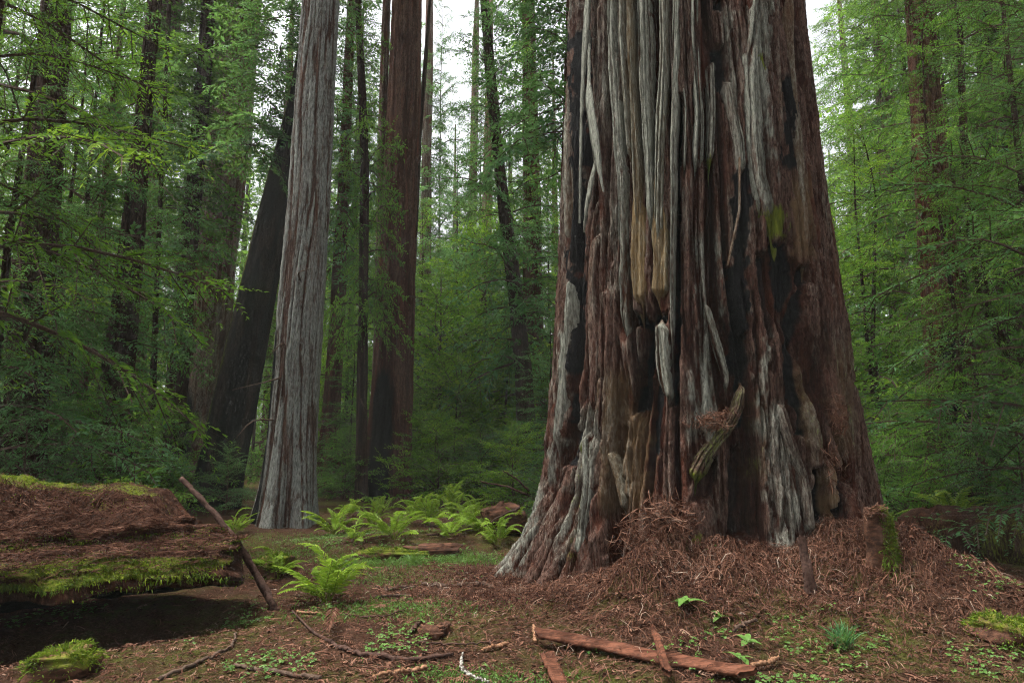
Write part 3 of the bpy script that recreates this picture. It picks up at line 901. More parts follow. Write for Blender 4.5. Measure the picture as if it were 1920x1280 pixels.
def tree(label, Y, marks, mat, H=42, crown_key=None, crown_kw=None, nt=52, nh=110, n_ridge=16, depth=0.05, flare=0.3, twigs=0, maskfn=None, group=None, name='redwood_tree', hvis=None):
    base, path = px_path(Y, marks, H)
    t = thing(name, base, label, 'tree', group)
    seed = int(abs(base[0]) * 37 + Y * 11) % 900
    obj('trunk', trunk_mesh(path, nt, nh, seed, n_ridge, depth, mat, flare, maskfn, hvis or Y * 0.8 + 3), t)
    if crown_key:
        kw = dict(crown_kw or {})
        top = path[-1]
        kw.setdefault('rot', seed * 0.7)
        kw.setdefault('lean', (-math.atan2(top[1], top[2]), math.atan2(top[0], top[2])))
        if abs(kw['lean'][1]) < 0.02:
            kw['lean'] = (0, 0)
        rot = kw.pop('rot'); lean = kw.pop('lean')
        o = crown(crown_key, t, rot, **kw)
        # tilt after spinning
        from mathutils import Euler
        o.rotation_mode = 'QUATERNION'
        o.rotation_quaternion = Euler((lean[0], lean[1], 0)).to_quaternion() @ Euler((0, 0, rot)).to_quaternion()
    if twigs:
        dead_twigs(t, path, twigs, seed)
    return t

def grey_mask(mask, TH, Z, P):
    a = (TH - math.radians(205) + math.pi) % (2 * math.pi) - math.pi       # left side of the grey trunk is blackened at the foot
    k = np.exp(-(a / 0.42) ** 2) * sstep(5.5, 3.0, Z + 0.8 * vn(TH * 9, Z * 1.5, 5))
    mask[..., 1] = 0.95 * k
    b = (TH - math.radians(285) + math.pi) % (2 * math.pi) - math.pi
    mask[..., 0] = 0.5 * np.exp(-(b / 0.5) ** 2) * sstep(5, 2, Z)

def lean_mask(mask, TH, Z, P):
    a = (TH - math.radians(200) + math.pi) % (2 * math.pi) - math.pi
    mask[..., 2] = 0.62 * np.exp(-(a / 0.55) ** 2)
    mask[..., 1] = 0.42 + 0.3 * vn(TH * 4, Z * 0.8, 3)

def foot_char(mask, TH, Z, P):
    a = (TH - math.radians(250) + math.pi) % (2 * math.pi) - math.pi
    mask[..., 1] = 0.9 * np.exp(-(a / 0.8) ** 2) * sstep(5.5, 3.0, Z)

tree('straight pale grey redwood with deep vertical furrows, blackened down its left foot', 15.5,
     [(940, 538, 92), (800, 548, 88), (600, 562, 84), (400, 578, 78), (200, 591, 72), (0, 602, 66)], M_GREY, 45, 'tall0', dict(s=0.9, z=13.0),
     nt=170, nh=280, n_ridge=26, depth=0.048, flare=0.40, twigs=5, maskfn=grey_mask)
tree('black charred leaning redwood, mossy on its left side, behind the grey trunk', 19.5,
     [(900, 412, 86), (800, 431, 82), (600, 472, 71), (440, 506, 62), (200, 562, 46), (0, 596, 40)], M_CHAR, 40, 'tall2', dict(s=0.55, z=6.0),
     nt=72, nh=120, n_ridge=12, depth=0.03, flare=0.15, maskfn=lean_mask)
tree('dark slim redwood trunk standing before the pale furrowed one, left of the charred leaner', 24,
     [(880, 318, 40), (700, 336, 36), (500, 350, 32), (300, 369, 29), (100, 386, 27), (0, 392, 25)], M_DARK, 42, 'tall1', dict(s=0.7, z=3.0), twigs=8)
tree('stout pale furrowed redwood behind the dark slim trunk, hollow black foot', 30,
     [(880, 362, 92), (700, 378, 86), (500, 398, 80), (300, 424, 74), (100, 448, 66), (0, 456, 62)], M_REDGREY, 50, 'tall0', dict(s=0.8, z=16),
     nt=96, nh=150, n_ridge=22, depth=0.06, maskfn=foot_char)
tree('reddish redwood half hidden by hanging green sprays, upper left', 24,
     [(880, 215, 74), (650, 240, 64), (420, 268, 54), (250, 292, 46), (0, 322, 38)], M_REDGREY, 48, 'tall1', dict(s=0.85, z=6), nt=64, nh=110, n_ridge=18)
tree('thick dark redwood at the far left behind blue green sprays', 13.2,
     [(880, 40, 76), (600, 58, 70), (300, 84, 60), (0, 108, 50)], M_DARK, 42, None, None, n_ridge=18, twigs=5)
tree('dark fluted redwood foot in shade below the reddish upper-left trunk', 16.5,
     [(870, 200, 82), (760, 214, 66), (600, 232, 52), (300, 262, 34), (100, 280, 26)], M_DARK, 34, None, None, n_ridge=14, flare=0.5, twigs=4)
tree('deep red-brown redwood with hollow foot in the middle of the forest', 23,
     [(920, 726, 84), (800, 732, 78), (600, 741, 72), (400, 749, 66), (200, 757, 60), (0, 763, 54)], M_RED, 48, 'tall0', dict(s=0.8, z=16),
     nt=110, nh=180, n_ridge=22, depth=0.065, flare=0.28, twigs=7, maskfn=foot_char)
tree('slim brown trunk pressed against the left side of the deep red-brown redwood', 23.6,
     [(900, 703, 22), (600, 711, 19), (300, 716, 17), (0, 725, 15)], M_REDGREY, 36, None, None, nt=40, nh=110, n_ridge=8, depth=0.03)
tree('thin dark trunk with drooping twigs between the grey and the deep red-brown redwoods', 21.5,
     [(900, 677, 24), (700, 679, 21), (500, 682, 19), (300, 684, 17), (150, 678, 15), (0, 671, 13)], M_DARK, 30, 'mid2', dict(s=0.42, sz=1.3, z=4.5), nt=40, nh=110, n_ridge=8, depth=0.025, twigs=12)
tree('shaded brown redwood partly behind the right edge of the grey trunk', 27,
     [(900, 612, 42), (750, 622, 34), (600, 632, 30), (400, 642, 24), (100, 655, 18)], M_RED, 36, 'tall2', dict(s=0.7, z=3), n_ridge=12, twigs=4)
tree('thin crooked dark stem leaning from behind the deep red-brown redwood', 24.5,
     [(620, 768, 12), (400, 779, 11), (250, 786, 10), (120, 797, 8), (0, 806, 6)], M_DARK, 22, None, None, nt=24, nh=80, n_ridge=6, depth=0.015, twigs=4, name='forest_tree')
tree('hazy grey green trunk just right of the deep red-brown redwood', 46,
     [(900, 790, 26), (500, 797, 22), (100, 804, 17)], M_REDGREY, 44, 'tall2', dict(s=0.8, z=0), nt=40, nh=90, n_ridge=10)
tree('pale tan far redwood seen in the bright gap', 44,
     [(880, 908, 26), (600, 911, 23), (300, 915, 18), (150, 918, 14)], M_PALE, 40, 'mid2', dict(s=0.8, sz=1.6, z=9), nt=48, nh=110, n_ridge=10, twigs=4)
tree('slender hazy trunk beside the pale tan far redwood', 50,
     [(880, 876, 20), (500, 884, 17), (100, 892, 13)], M_REDGREY, 40, 'tall1', dict(s=0.7, z=-4), nt=36, nh=80, n_ridge=8)
tree('dark crooked trunk leaning left across the bright sky gap', 26,
     [(880, 990, 40), (700, 982, 34), (560, 968, 29), (400, 947, 25), (250, 930, 22), (120, 918, 20), (0, 908, 17)], M_DARK, 30, 'mid1', dict(s=0.95, sz=1.5, z=4, lean=(0, -0.10)), nt=48, nh=130, n_ridge=9, depth=0.03, twigs=10, name='forest_tree')
tree('straight brown trunk clothed in sprays between the crooked trunk and the giant', 31,
     [(880, 1002, 46), (600, 1000, 38), (300, 996, 31), (0, 990, 25)], M_RED, 44, 'tall1', dict(s=0.75, z=-3), n_ridge=12, twigs=5)
tree('reddish trunk peeping out behind the left edge of the giant', 17,
     [(880, 1062, 50), (600, 1068, 46), (300, 1074, 42), (0, 1080, 38)], M_RED, 42, 'tall2', dict(s=0.7, z=4), n_ridge=14, depth=0.04, twigs=5)
tree('shaggy dark redwood behind drooping green boughs right of the giant', 13.6,
     [(930, 1800, 96), (700, 1780, 76), (450, 1755, 64), (250, 1740, 56), (0, 1722, 48)], M_RED, 42, 'mid0', dict(s=0.5, sz=0.9, z=5.5), nt=64, nh=110, n_ridge=18, depth=0.06, flare=0.4, twigs=10, maskfn=foot_char)
tree('straight brown trunk near the top right sky gap', 30,
     [(880, 1704, 50), (600, 1690, 42), (300, 1668, 36), (0, 1648, 28)], M_REDGREY, 44, 'tall0', dict(s=0.75, z=9), n_ridge=14, twigs=4)
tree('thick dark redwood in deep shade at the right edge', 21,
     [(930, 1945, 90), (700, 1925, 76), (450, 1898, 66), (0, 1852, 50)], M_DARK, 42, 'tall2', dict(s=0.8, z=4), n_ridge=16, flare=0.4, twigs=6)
tree('dark branchy stem slanting up to the left at the right edge', 13.0,
     [(700, 1922, 26), (640, 1882, 24), (560, 1846, 22), (430, 1822, 19), (250, 1806, 14), (60, 1800, 9)], M_DARK, 12, None, None, nt=28, nh=90, n_ridge=6, depth=0.012, flare=0.2, twigs=12, name='forest_tree')
tree('thin young brown stem left of the shaded fluted foot', 17,
     [(890, 138, 19), (760, 152, 17), (640, 166, 15), (400, 190, 11)], M_REDGREY, 14, 'mid0', dict(s=0.5, sz=0.7, z=4), nt=28, nh=90, n_ridge=6, depth=0.015, name='forest_tree')
tree('thin young dark stem right of the shaded fluted foot', 19,
     [(890, 277, 15), (760, 285, 13), (560, 293, 10), (300, 304, 7)], M_DARK, 15, 'mid1', dict(s=0.45, sz=0.8, z=4), nt=28, nh=90, n_ridge=6, depth=0.012, name='forest_tree', twigs=6)

# understory conifers and broadleaf trees: px at the foot, distance, crown, scale, height scale, label
UNDER = [
    (-30, 11.5, 'near1', 0.85, 1.25, 'blue green understory conifer behind the fallen log at the left edge'),
    (-110, 10.0, 'near2', 1.0, 1.25, 'bright lime conifer reaching in at the top left corner'),
    (70, 15.0, 'near1', 0.75, 1.4, 'tall blue green conifer over the left end of the log'),
    (110, 16.0, 'mid1', 0.85, 1.5, 'drooping blue green conifer between the far-left trunk and the young stems'),
    (-60, 18.0, 'mid2', 1.1, 1.2, 'dense green conifer filling the left margin'),
    (215, 22.0, 'mid2', 0.7, 1.8, 'narrow green conifer between the fluted foot and the reddish redwood'),
    (500, 27.0, 'mid0', 0.5, 2.0, 'narrow conifer rising between the charred leaner and the grey trunk'),
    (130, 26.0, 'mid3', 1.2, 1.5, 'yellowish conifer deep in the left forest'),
    (470, 34.0, 'mid0', 0.8, 1.7, 'green conifer glimpsed between the pale redwood and the charred leaner'),
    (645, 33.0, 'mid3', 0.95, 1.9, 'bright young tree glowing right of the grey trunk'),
    (655, 25.5, 'mid2', 0.55, 0.9, 'dusky conifer between the grey trunk and the thin dark trunk'),
    (820, 29.0, 'broad0', 1.0, 1.05, 'bright broadleaf tree right of the deep red-brown redwood'),
    (905, 31.0, 'broad0', 1.15, 1.2, 'bright broadleaf tree before the pale tan redwood'),
    (860, 25.0, 'mid3', 0.55, 0.6, 'low yellowish conifer behind the fern patch'),
    (945, 28.0, 'mid3', 0.75, 0.8, 'soft green conifer left of the crooked leaning trunk'),
    (1035, 22.0, 'mid1', 0.62, 0.75, 'blue green conifer touching the left flank of the giant'),
    (1030, 33.0, 'mid3', 0.95, 1.4, 'yellow green tree behind the left flank of the giant'),
    (850, 36.0, 'mid1', 0.9, 1.75, 'tall feathery conifer rising into the bright sky gap'),
    (895, 48.0, 'mid0', 1.0, 2.7, 'slender far conifer standing inside the bright sky gap'),
    (815, 52.0, 'mid1', 1.1, 2.9, 'slender far conifer at the left rim of the sky gap'),
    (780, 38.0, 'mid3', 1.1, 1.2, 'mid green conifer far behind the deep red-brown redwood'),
    (990, 42.0, 'mid3', 1.2, 1.6, 'far conifer under the bright sky gap'),
    (1600, 24.0, 'broad0', 1.0, 1.1, 'bright broadleaf tree against the right flank of the giant'),
    (1670, 18.5, 'mid3', 0.9, 1.0, 'lime conifer right of the giant at mid height'),
    (1700, 29.0, 'mid1', 1.2, 1.1, 'hazy blue green conifer under the top right sky gap'),
    (1655, 19.0, 'near0', 0.75, 1.2, 'green conifer with drooping boughs left of the shaggy dark redwood'),
    (1985, 11.5, 'near0', 0.8, 1.5, 'dark green conifer at the right edge above the log bank'),
    (1815, 12.2, 'near0', 0.5, 1.6, 'narrow dark conifer hanging before the shaggy redwood'),
    (2050, 9.5, 'near1', 0.95, 0.95, 'blue green conifer whose sprays enter from the right edge'),
    (1850, 17.5, 'mid2', 0.8, 2.0, 'dense conifer behind the slanting dark stem'),
    (2075, 16.0, 'mid0', 1.1, 1.5, 'conifer filling the right margin'),
    (1775, 21.0, 'mid0', 1.0, 1.7, 'tall dark conifer behind the shaggy redwood'),
    (1950, 20.0, 'mid2', 1.1, 1.7, 'tall conifer deep behind the right edge sprays'),
    (1720, 34.0, 'mid0', 1.4, 2.0, 'far tall conifer closing the view right of the sky gap'),
    (1570, 33.0, 'mid0', 1.2, 1.45, 'far green conifer just right of the giant'),
    (560, 40.0, 'mid3', 1.3, 1.6, 'far yellow green tree behind the grey trunk'),
    (300, 40.0, 'mid0', 1.3, 1.7, 'far dark conifer behind the stout pale redwood'),
]
for i, (px, Y, key, s, szz, label) in enumerate(UNDER):
    p = at(px, 900, Y)
    base = np.array([p[0], p[1], float(G(p[0], p[1]))])
    broad = key.startswith('broad')
    t = thing('broadleaf_tree' if broad else 'conifer_tree', base, label, 'tree')
    r = np.random.default_rng(900 + i)
    H = (9.0 if broad else 12.0) * szz * s
    path = [(0, 0, -0.3, 0.10 * s), (r.normal(0, 0.08), r.normal(0, 0.08), H * 0.4, 0.075 * s), (r.normal(0, 0.1), r.normal(0, 0.1), H * 0.8, 0.035 * s), (0, 0, H, 0.012)]
    obj('trunk', trunk_mesh(path, 14, 40, i, 5, 0.008, M_TWIG if broad else M_DARK, 0.3, None, 99), t)
    crown(key, t, i * 1.37, s, s * szz, z=2.6 if key == 'near2' else 0.0)

# low bushes
BUSH = [
    (425, 17.5, 'bush0', 0.62, 'low feathery green shrub at the foot of the charred leaner'),
    (40, 10.6, 'bush0', 0.85, 'blue green shrub behind the log at the left edge'),
    (190, 14.0, 'bush1', 0.8, 'dark shrub behind the moss-topped log'),
    (300, 18.5, 'bush1', 0.8, 'shaded shrub at the foot of the dark slim trunk'),
    (645, 22.0, 'bush1', 0.65, 'shrub beside the foot of the grey trunk'),
    (820, 20.5, 'bush2', 0.80, 'dusky shrub behind the middle of the fern patch'),
    (900, 22.5, 'bush0', 0.95, 'soft blue green shrub behind the rotten stump'),
    (960, 19.5, 'bush2', 0.7, 'twiggy dark shrub at the foot of the crooked trunk'),
    (1025, 16.0, 'bush0', 0.55, 'small bluish shrub against the left foot of the giant'),
    (1690, 15.0, 'bush1', 0.75, 'shrub behind the mossy stub right of the giant'),
    (1780, 13.0, 'bush1', 0.6, 'dark low shrub under the shaggy redwood'),
    (1915, 10.5, 'bush0', 0.75, 'blue green shrub at the right edge over the fallen log'),
    (860, 27.0, 'bush2', 1.5, 'light green shrub in the middle distance right of the red-brown redwood'),
    (925, 31.0, 'bush0', 1.7, 'pale feathery shrub in the middle distance under the sky gap'),
    (985, 25.0, 'bush0', 1.0, 'blue green shrub behind the bare twigs of the stump'),
    (770, 30.0, 'bush2', 1.2, 'far shrub behind the deep red-brown redwood'),
    (1640, 20.0, 'bush0', 1.1, 'pale shrub against the right flank of the giant'),
]
for i, (px, Y, key, s, label) in enumerate(BUSH):
    p = at(px, 900, Y)
    base = np.array([p[0], p[1], float(G(p[0], p[1]))])
    t = thing('shrub', base, label, 'shrub')
    v, f, c = tube_arrays(curve_pts([(0, 0, -0.1), (0.03, 0.02, 1.0 * s), (0, 0, 2.3 * s)], 8), np.linspace(0.03, 0.008, 8), 6)
    obj('stem', mk_mesh('stem', v, [f, c], [M_TWIG]), t)
    crown(key, t, i * 2.1, s)

# tall trees farther back: trunk + crown, copies of one kind share their meshes
FAR_TRUNK = [trunk_mesh([(0, 0, -0.4, 0.62), (0.1, 0, 12, 0.5), (0.1, 0.1, 30, 0.3), (0, 0, 44, 0.08)], 30, 70, 40 + k, 10, 0.05, m, 0.3, None, 30) for k, m in enumerate((M_RED, M_REDGREY, M_DARK))]
rf = np.random.default_rng(77)
FAR = [(-120, 36, 'far redwood beyond the left edge of the picture'),
       (40, 44, 'far redwood behind the thick dark trunk at the far left'),
       (150, 50, 'far redwood behind the tall blue green conifer'),
       (260, 60, 'far redwood deep behind the reddish upper-left trunk'),
       (350, 46, 'far redwood straight behind the dark slim trunk'),
       (430, 66, 'farthest redwood between the stout pale trunk and the charred leaner'),
       (500, 44, 'far redwood behind the upper half of the charred leaner'),
       (590, 52, 'far redwood hidden behind the grey trunk'),
       (650, 62, 'far redwood in the strip of forest right of the grey trunk'),
       (735, 50, 'far redwood behind the deep red-brown trunk'),
       (845, 70, 'farthest redwood left of the bright sky gap'),
       (955, 66, 'far redwood right under the bright sky gap'),
       (1045, 52, 'far redwood close beside the left flank of the giant'),
       (1480, 56, 'far redwood hidden behind the right half of the giant'),
       (1600, 74, 'farthest redwood below the top right sky gap'),
       (1645, 52, 'far redwood behind the trunk near the top right sky gap'),
       (1760, 40, 'far redwood behind the shaggy dark trunk'),
       (1870, 46, 'far redwood behind the slanting dark stem'),
       (2000, 38, 'far redwood beyond the right edge of the picture')]
for i, (px, Y, lab) in enumerate(FAR):
    p = at(px, 880, Y)
    t = thing('redwood_tree', (p[0], p[1], float(G(p[0], p[1]))), lab, 'tree', 'far redwoods deep in the forest')
    s = rf.uniform(0.75, 1.15)
    o = obj('trunk', FAR_TRUNK[i % 3], t); o.scale = (s * rf.uniform(0.6, 1.3),) * 2 + (s,); o.rotation_euler = (0, 0, i * 1.1)
    crown('tall%d' % (i % 3), t, i * 0.9, s * rf.uniform(0.8, 1.1), s, z=-4 * rf.random())

# the far wood that reads as one mass
def build_forest():
    r = np.random.default_rng(5)
    Q, T = [], []
    for i in range(180):
        b = math.radians(r.uniform(-52, 52))
        D = r.uniform(58, 120)
        x, y = D * math.sin(b), D * math.cos(b)
        H = r.uniform(14, 34) * (0.8 + D / 300)
        bpx = 960 + 1280 * math.tan(b)
        if 800 < bpx < 980: H = min(H, 22)
        if 1500 < bpx < 1640: H = min(H, 24)
        n = 430
        h = H * r.random(n) ** 1.15
        rad = (3.6 * (1 - h / H) ** 0.6 + 0.5) * np.sqrt(r.random(n)) * 1.1
        az = r.uniform(0, 2 * math.pi, n)
        base = np.stack([x + rad * np.cos(az), y + rad * np.sin(az), h], -1)
        d = np.stack([np.cos(az), np.sin(az), r.normal(-0.35, 0.35, n)], -1) + r.normal(0, 0.5, (n, 3)); d /= np.linalg.norm(d, axis=1)[:, None]
        nn = r.normal(0, 0.6, (n, 3)) + np.array([0, 0, 1]); nn -= d * (nn * d).sum(1)[:, None]; nn /= np.linalg.norm(nn, axis=1)[:, None]
        L = r.uniform(0.5, 1.3, n)
        Q.append(kites(base, d, L, L * r.uniform(0.2, 0.38, n), nn, 0.2)); T.append(np.repeat(np.clip(r.uniform(0.2, 0.8) + r.normal(0, 0.15, n), 0, 1), 4))
    V = np.concatenate(Q).reshape(-1, 3)
    me = mk_mesh('forest', V, np.arange(len(V)).reshape(-1, 4), [L_GREEN], None, False, np.concatenate(T))
    tag(obj('forest', me), 'hazy green wall of distant forest foliage behind all trunks', None, None, 'stuff')
build_forest()
# ------------------------------------------------------------------ fallen mossy log (left foreground)
LPROF = np.array([(-1.75, 0.10), (-1.72, 0.72), (-1.48, 1.14), (-1.12, 1.33), (-0.90, 1.34), (-0.70, 1.29), (-0.52, 1.20), (-0.34, 1.08), (-0.16, 0.95), (-0.04, 0.84), (-0.12, 0.76), (-0.04, 0.71), (0.14, 0.70), (0.30, 0.64), (0.41, 0.54), (0.46, 0.42), (0.40, 0.31), (0.15, 0.27), (-0.35, 0.22), (-0.80, 0.12), (-1.30, 0.02)])
LPROF2 = LPROF.copy()
LPROF2[8:14] = [(-0.18, 0.97), (-0.06, 0.89), (0.06, 0.81), (0.16, 0.74), (0.26, 0.68), (0.35, 0.61)]

def log_pt(s, k):
    """s along the log 0..1, k along the profile 0..1 -> points, profile normal is approximate"""
    m = len(LPROF) - 1
    u = np.interp(k * m, np.arange(m + 1), LPROF[:, 0])
    z = np.interp(k * m, np.arange(m + 1), LPROF[:, 1])
    u2 = np.interp(k * m, np.arange(m + 1), LPROF2[:, 0]); z2 = np.interp(k * m, np.arange(m + 1), LPROF2[:, 1])
    nb = 0.55 * sstep(0.35, 0.68, s + 0.06 * vn(k * 9, s * 9, 6))
    u, z = u2 + (u - u2) * nb, z2 + (z - z2) * nb
    z = z - 0.16 * sstep(0.7, 1.0, s) * sstep(0.5, 0.3, k) + 0.05 * vn(s * 5, 1.5, 9) * (z > 0.9)
    # the upper tier stops short of the lower one; both ends are broken and uneven
    tier = sstep(0.50, 0.40, k)
    end = 0.985 - 0.10 * tier + 0.045 * vn(k * 14, 3.3, 8) + 0.02 * vn(k * 50, 3.3, 9)
    ss = np.minimum(s, 1.0) * end
    wob = 0.15 * vn(ss * 5, k * 3, 31) + 0.06 * vn(ss * 10, 2.0 + k * 2, 30) + 0.085 * vn(ss * 15, k * 9, 32) + 0.045 * vn(ss * 40, k * 24, 33) + 0.02 * vn(ss * 110, k * 60, 34)
    grow = 1.05 - 0.10 * ss
    close = 1 - sstep(0.95, 1.0, s) * (0.55 + 0.2 * vn(k * 20, 1.1, 4))
    uc, zc = -0.62, 0.62
    u, z = uc + (u - uc) * grow * close, zc + (z - zc) * grow * close
    ang = np.arctan2(z - zc, u - uc)
    u, z = u + wob * np.cos(ang), z + wob * np.sin(ang) * 0.8
    xy = LOG_A + LDIR * (ss * LLEN)[..., None] + LOUT * u[..., None]
    return np.concatenate([xy, (z + 0.02)[..., None]], -1)

def build_log():
    ns, nk = 240, 150
    s = np.concatenate([np.linspace(0, 0.94, ns - 30), np.linspace(0.94, 1.0, 31)[1:]])
    k = np.linspace(0, 1, nk)
    S, K = np.meshgrid(s, k, indexing='ij')
    P = log_pt(S, K)
    base = np.array([*(LOG_A + LDIR * LLEN * 0.5 - LOUT * 0.6), 0.0])
    t = thing('fallen_log', base, 'large rotting log with moss ledges and needle litter, dark underneath, at the left', 'log')
    mask = np.zeros(P.shape[:2] + (4,))
    kk = lambda c, w: np.exp(-((K - c) / w) ** 2)
    mask[..., 2] = np.clip(0.6 * kk(0.20, 0.06) + 0.75 * kk(0.69, 0.07) + 0.45 * vn(S * 7, K * 34, 55) * (K < 0.76), 0, 1)
    mask[..., 1] = sstep(0.76, 0.84, K) * 0.8  # underside blackened in the colour, standing in for shade below the lip
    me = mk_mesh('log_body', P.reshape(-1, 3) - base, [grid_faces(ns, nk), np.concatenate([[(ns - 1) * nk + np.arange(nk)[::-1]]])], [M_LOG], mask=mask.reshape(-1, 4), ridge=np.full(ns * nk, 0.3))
    obj('log_body', me, t)
    return t, base
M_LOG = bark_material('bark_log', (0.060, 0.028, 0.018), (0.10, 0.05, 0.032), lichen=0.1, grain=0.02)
log_thing, log_base = build_log()

# ------------------------------------------------------------------ ribbons: dry needles, twigs, moss blades
def ribbons(pts, w, nrm=None):
    """pts (N,m,3) polylines -> flat ribbons; returns verts, quads"""
    N, m, _ = pts.shape
    t = np.gradient(pts, axis=1)
    up = np.array([0, 0, 1.0]) if nrm is None else nrm
    s = np.cross(t, up); s /= np.linalg.norm(s, axis=2)[..., None] + 1e-9
    tap = np.interp(np.linspace(0, 1, m), [0, 0.2, 0.8, 1], [0.7, 1, 0.9, 0.25])
    o = s * (np.asarray(w)[:, None] * tap[None])[..., None] * 0.5
    V = np.stack([pts - o, pts + o], 2).reshape(-1, 3)
    i = np.arange(N)[:, None] * (2 * m); j = np.arange(m - 1)[None] * 2
    b = (i + j).ravel()
    return V, np.stack([b, b + 1, b + 3, b + 2], -1)

def strands_on(surface, r, xy, l, w, lift, curl, m=4, tilt=0.0):
    """curved strands lying on a height surface z = surface(x, y)"""
    N = len(xy)
    a = r.uniform(0, 2 * math.pi, N)
    L = r.uniform(*l, N) if isinstance(l, tuple) else l
    c = r.normal(0, curl, N)
    P = np.zeros((N, m, 3))
    x, y = xy[:, 0].copy(), xy[:, 1].copy()
    lf = r.random(N) ** 2 * lift + 0.004
    tl = r.normal(0, tilt, N)
    for k in range(m):
        P[:, k, 0], P[:, k, 1] = x, y
        u = k / (m - 1)
        P[:, k, 2] = surface(x, y) + lf * (0.4 + 2.4 * u * (1 - u)) + np.maximum(tl * L * u, -0.01)
        x = x + np.cos(a) * L / (m - 1); y = y + np.sin(a) * L / (m - 1)
        a = a + c / (m - 1)
    return P, r.uniform(w[0], w[1], N)

rl = np.random.default_rng(3)
def in_trunk(x, y, pad=0.0):
    th = np.arctan2(y - BY, x - BX)
    return np.hypot(x - BX, y - BY) < big_r(th, G(x, y)) + pad

def sample_floor(n, r, near=4.2, far=17.0, p=1.7):
    d = near + (far - near) * r.random(n) ** p
    b = np.radians(r.uniform(-46, 46, n))
    x, y = d * np.sin(b), d * np.cos(b)
    k = ~in_trunk(x, y, -0.15)
    return np.stack([x, y], -1)[k]

def build_litter():
    V, F, T = [], [], []
    o = 0
    def add(P, w, t):
        nonlocal o
        v, f = ribbons(P, w, np.array([0.0, 0, 1]) + rl.normal(0, 0.35, (len(P), 1, 3)))
        V.append(v); F.append(f + o); T.append(np.repeat(t, P.shape[1] * 2)); o += len(v)
    # fallen sprigs and needles over the floor
    xy = sample_floor(36000, rl)
    P, w = strands_on(G, rl, xy, (0.03, 0.15), (0.004, 0.010), 0.035, 0.9)
    add(P, w, np.clip(rl.normal(0.48, 0.2, len(P)), 0, 0.95))
    # the deep mat of shed twigs on the mound round the giant
    n = 35000
    a = rl.uniform(-1.3, 2.0, n); th = a + TOCAM
    rr = big_r(th, np.full(n, 0.4)) - 0.12 + np.abs(rl.normal(0, 0.85, n))
    xy = np.stack([BX + rr * np.cos(th), BY + rr * np.sin(th)], -1)
    P, w = strands_on(G, rl, xy, (0.05, 0.24), (0.003, 0.008), 0.09, 1.5, 4, 0.16)
    add(P, w, np.clip(rl.normal(0.40, 0.25, len(P)) + 0.25 * vn(xy[:, 0] * 2.5, xy[:, 1] * 2.5, 7), 0, 1.0))
    # flat dead sprays: feathers of small blades
    xy = np.concatenate([sample_floor(1300, rl, 4.2, 12.0, 1.4), np.stack([BX + rr * np.cos(th), BY + rr * np.sin(th)], -1)[:1500]])
    n, kk = len(xy), 13
    a = rl.uniform(0, 6.28, n)[:, None]; u = np.linspace(0, 1, kk)[None]; L = rl.uniform(0.09, 0.2, n)[:, None]
    side = np.where(np.arange(kk) % 2 == 0, 1.0, -1.0)[None]
    bx, by = xy[:, :1] + np.cos(a) * L * u, xy[:, 1:] + np.sin(a) * L * u
    ang = a + side * 0.75
    dd = np.stack([np.cos(ang), np.sin(ang), rl.normal(-0.1, 0.25, (n, kk))], -1).reshape(-1, 3); dd /= np.linalg.norm(dd, axis=1)[:, None]
    nn = np.stack([rl.normal(0, 0.25, n * kk), rl.normal(0, 0.25, n * kk), np.ones(n * kk)], -1); nn -= dd * (nn * dd).sum(1)[:, None]; nn /= np.linalg.norm(nn, axis=1)[:, None]
    bz = G(bx, by) + 0.012 + rl.random((n, 1)) * 0.05
    kl = (L * 0.30 * (1.1 - 0.8 * u)).ravel()
    v = kites(np.stack([bx, by, bz], -1).reshape(-1, 3), dd, kl, kl * 0.32, nn, 0.1).reshape(-1, 3)
    V.append(v); F.append(np.arange(len(v)).reshape(-1, 4) + o); T.append(np.repeat(np.clip(rl.normal(0.55, 0.22, n), 0, 0.95), kk * 4)); o += len(v)
    # bark chips, crumbs
    for xy, zz in ((sample_floor(16000, rl, 4.0, 15.0, 1.6), 0.012), (np.stack([BX + rr * np.cos(th), BY + rr * np.sin(th)], -1)[:9000], 0.05)):
        n = len(xy)
        a = rl.uniform(0, 6.28, n)
        dd = np.stack([np.cos(a), np.sin(a), rl.normal(0, 0.25, n)], -1); dd /= np.linalg.norm(dd, axis=1)[:, None]
        nn = np.stack([rl.normal(0, 0.4, n), rl.normal(0, 0.4, n), np.ones(n)], -1); nn -= dd * (nn * dd).sum(1)[:, None]; nn /= np.linalg.norm(nn, axis=1)[:, None]
        L = rl.uniform(0.015, 0.07, n)
        v = kites(np.concatenate([xy, (G(xy[:, 0], xy[:, 1]) + rl.random(n) * zz)[:, None]], 1), dd, L, L * rl.uniform(0.2, 0.6, n), nn, 0.1).reshape(-1, 3)
        V.append(v); F.append(np.arange(len(v)).reshape(-1, 4) + o); T.append(np.repeat(np.clip(rl.normal(0.4, 0.27, n), 0, 1), 4)); o += len(v)
    me = mk_mesh('litter', np.concatenate(V), np.concatenate(F), [M_LITTER], None, False, np.concatenate(T))
    tag(obj('litter', me), 'red-brown mat of shed needles and twigs over floor and mound', None, None, 'stuff')
build_litter()

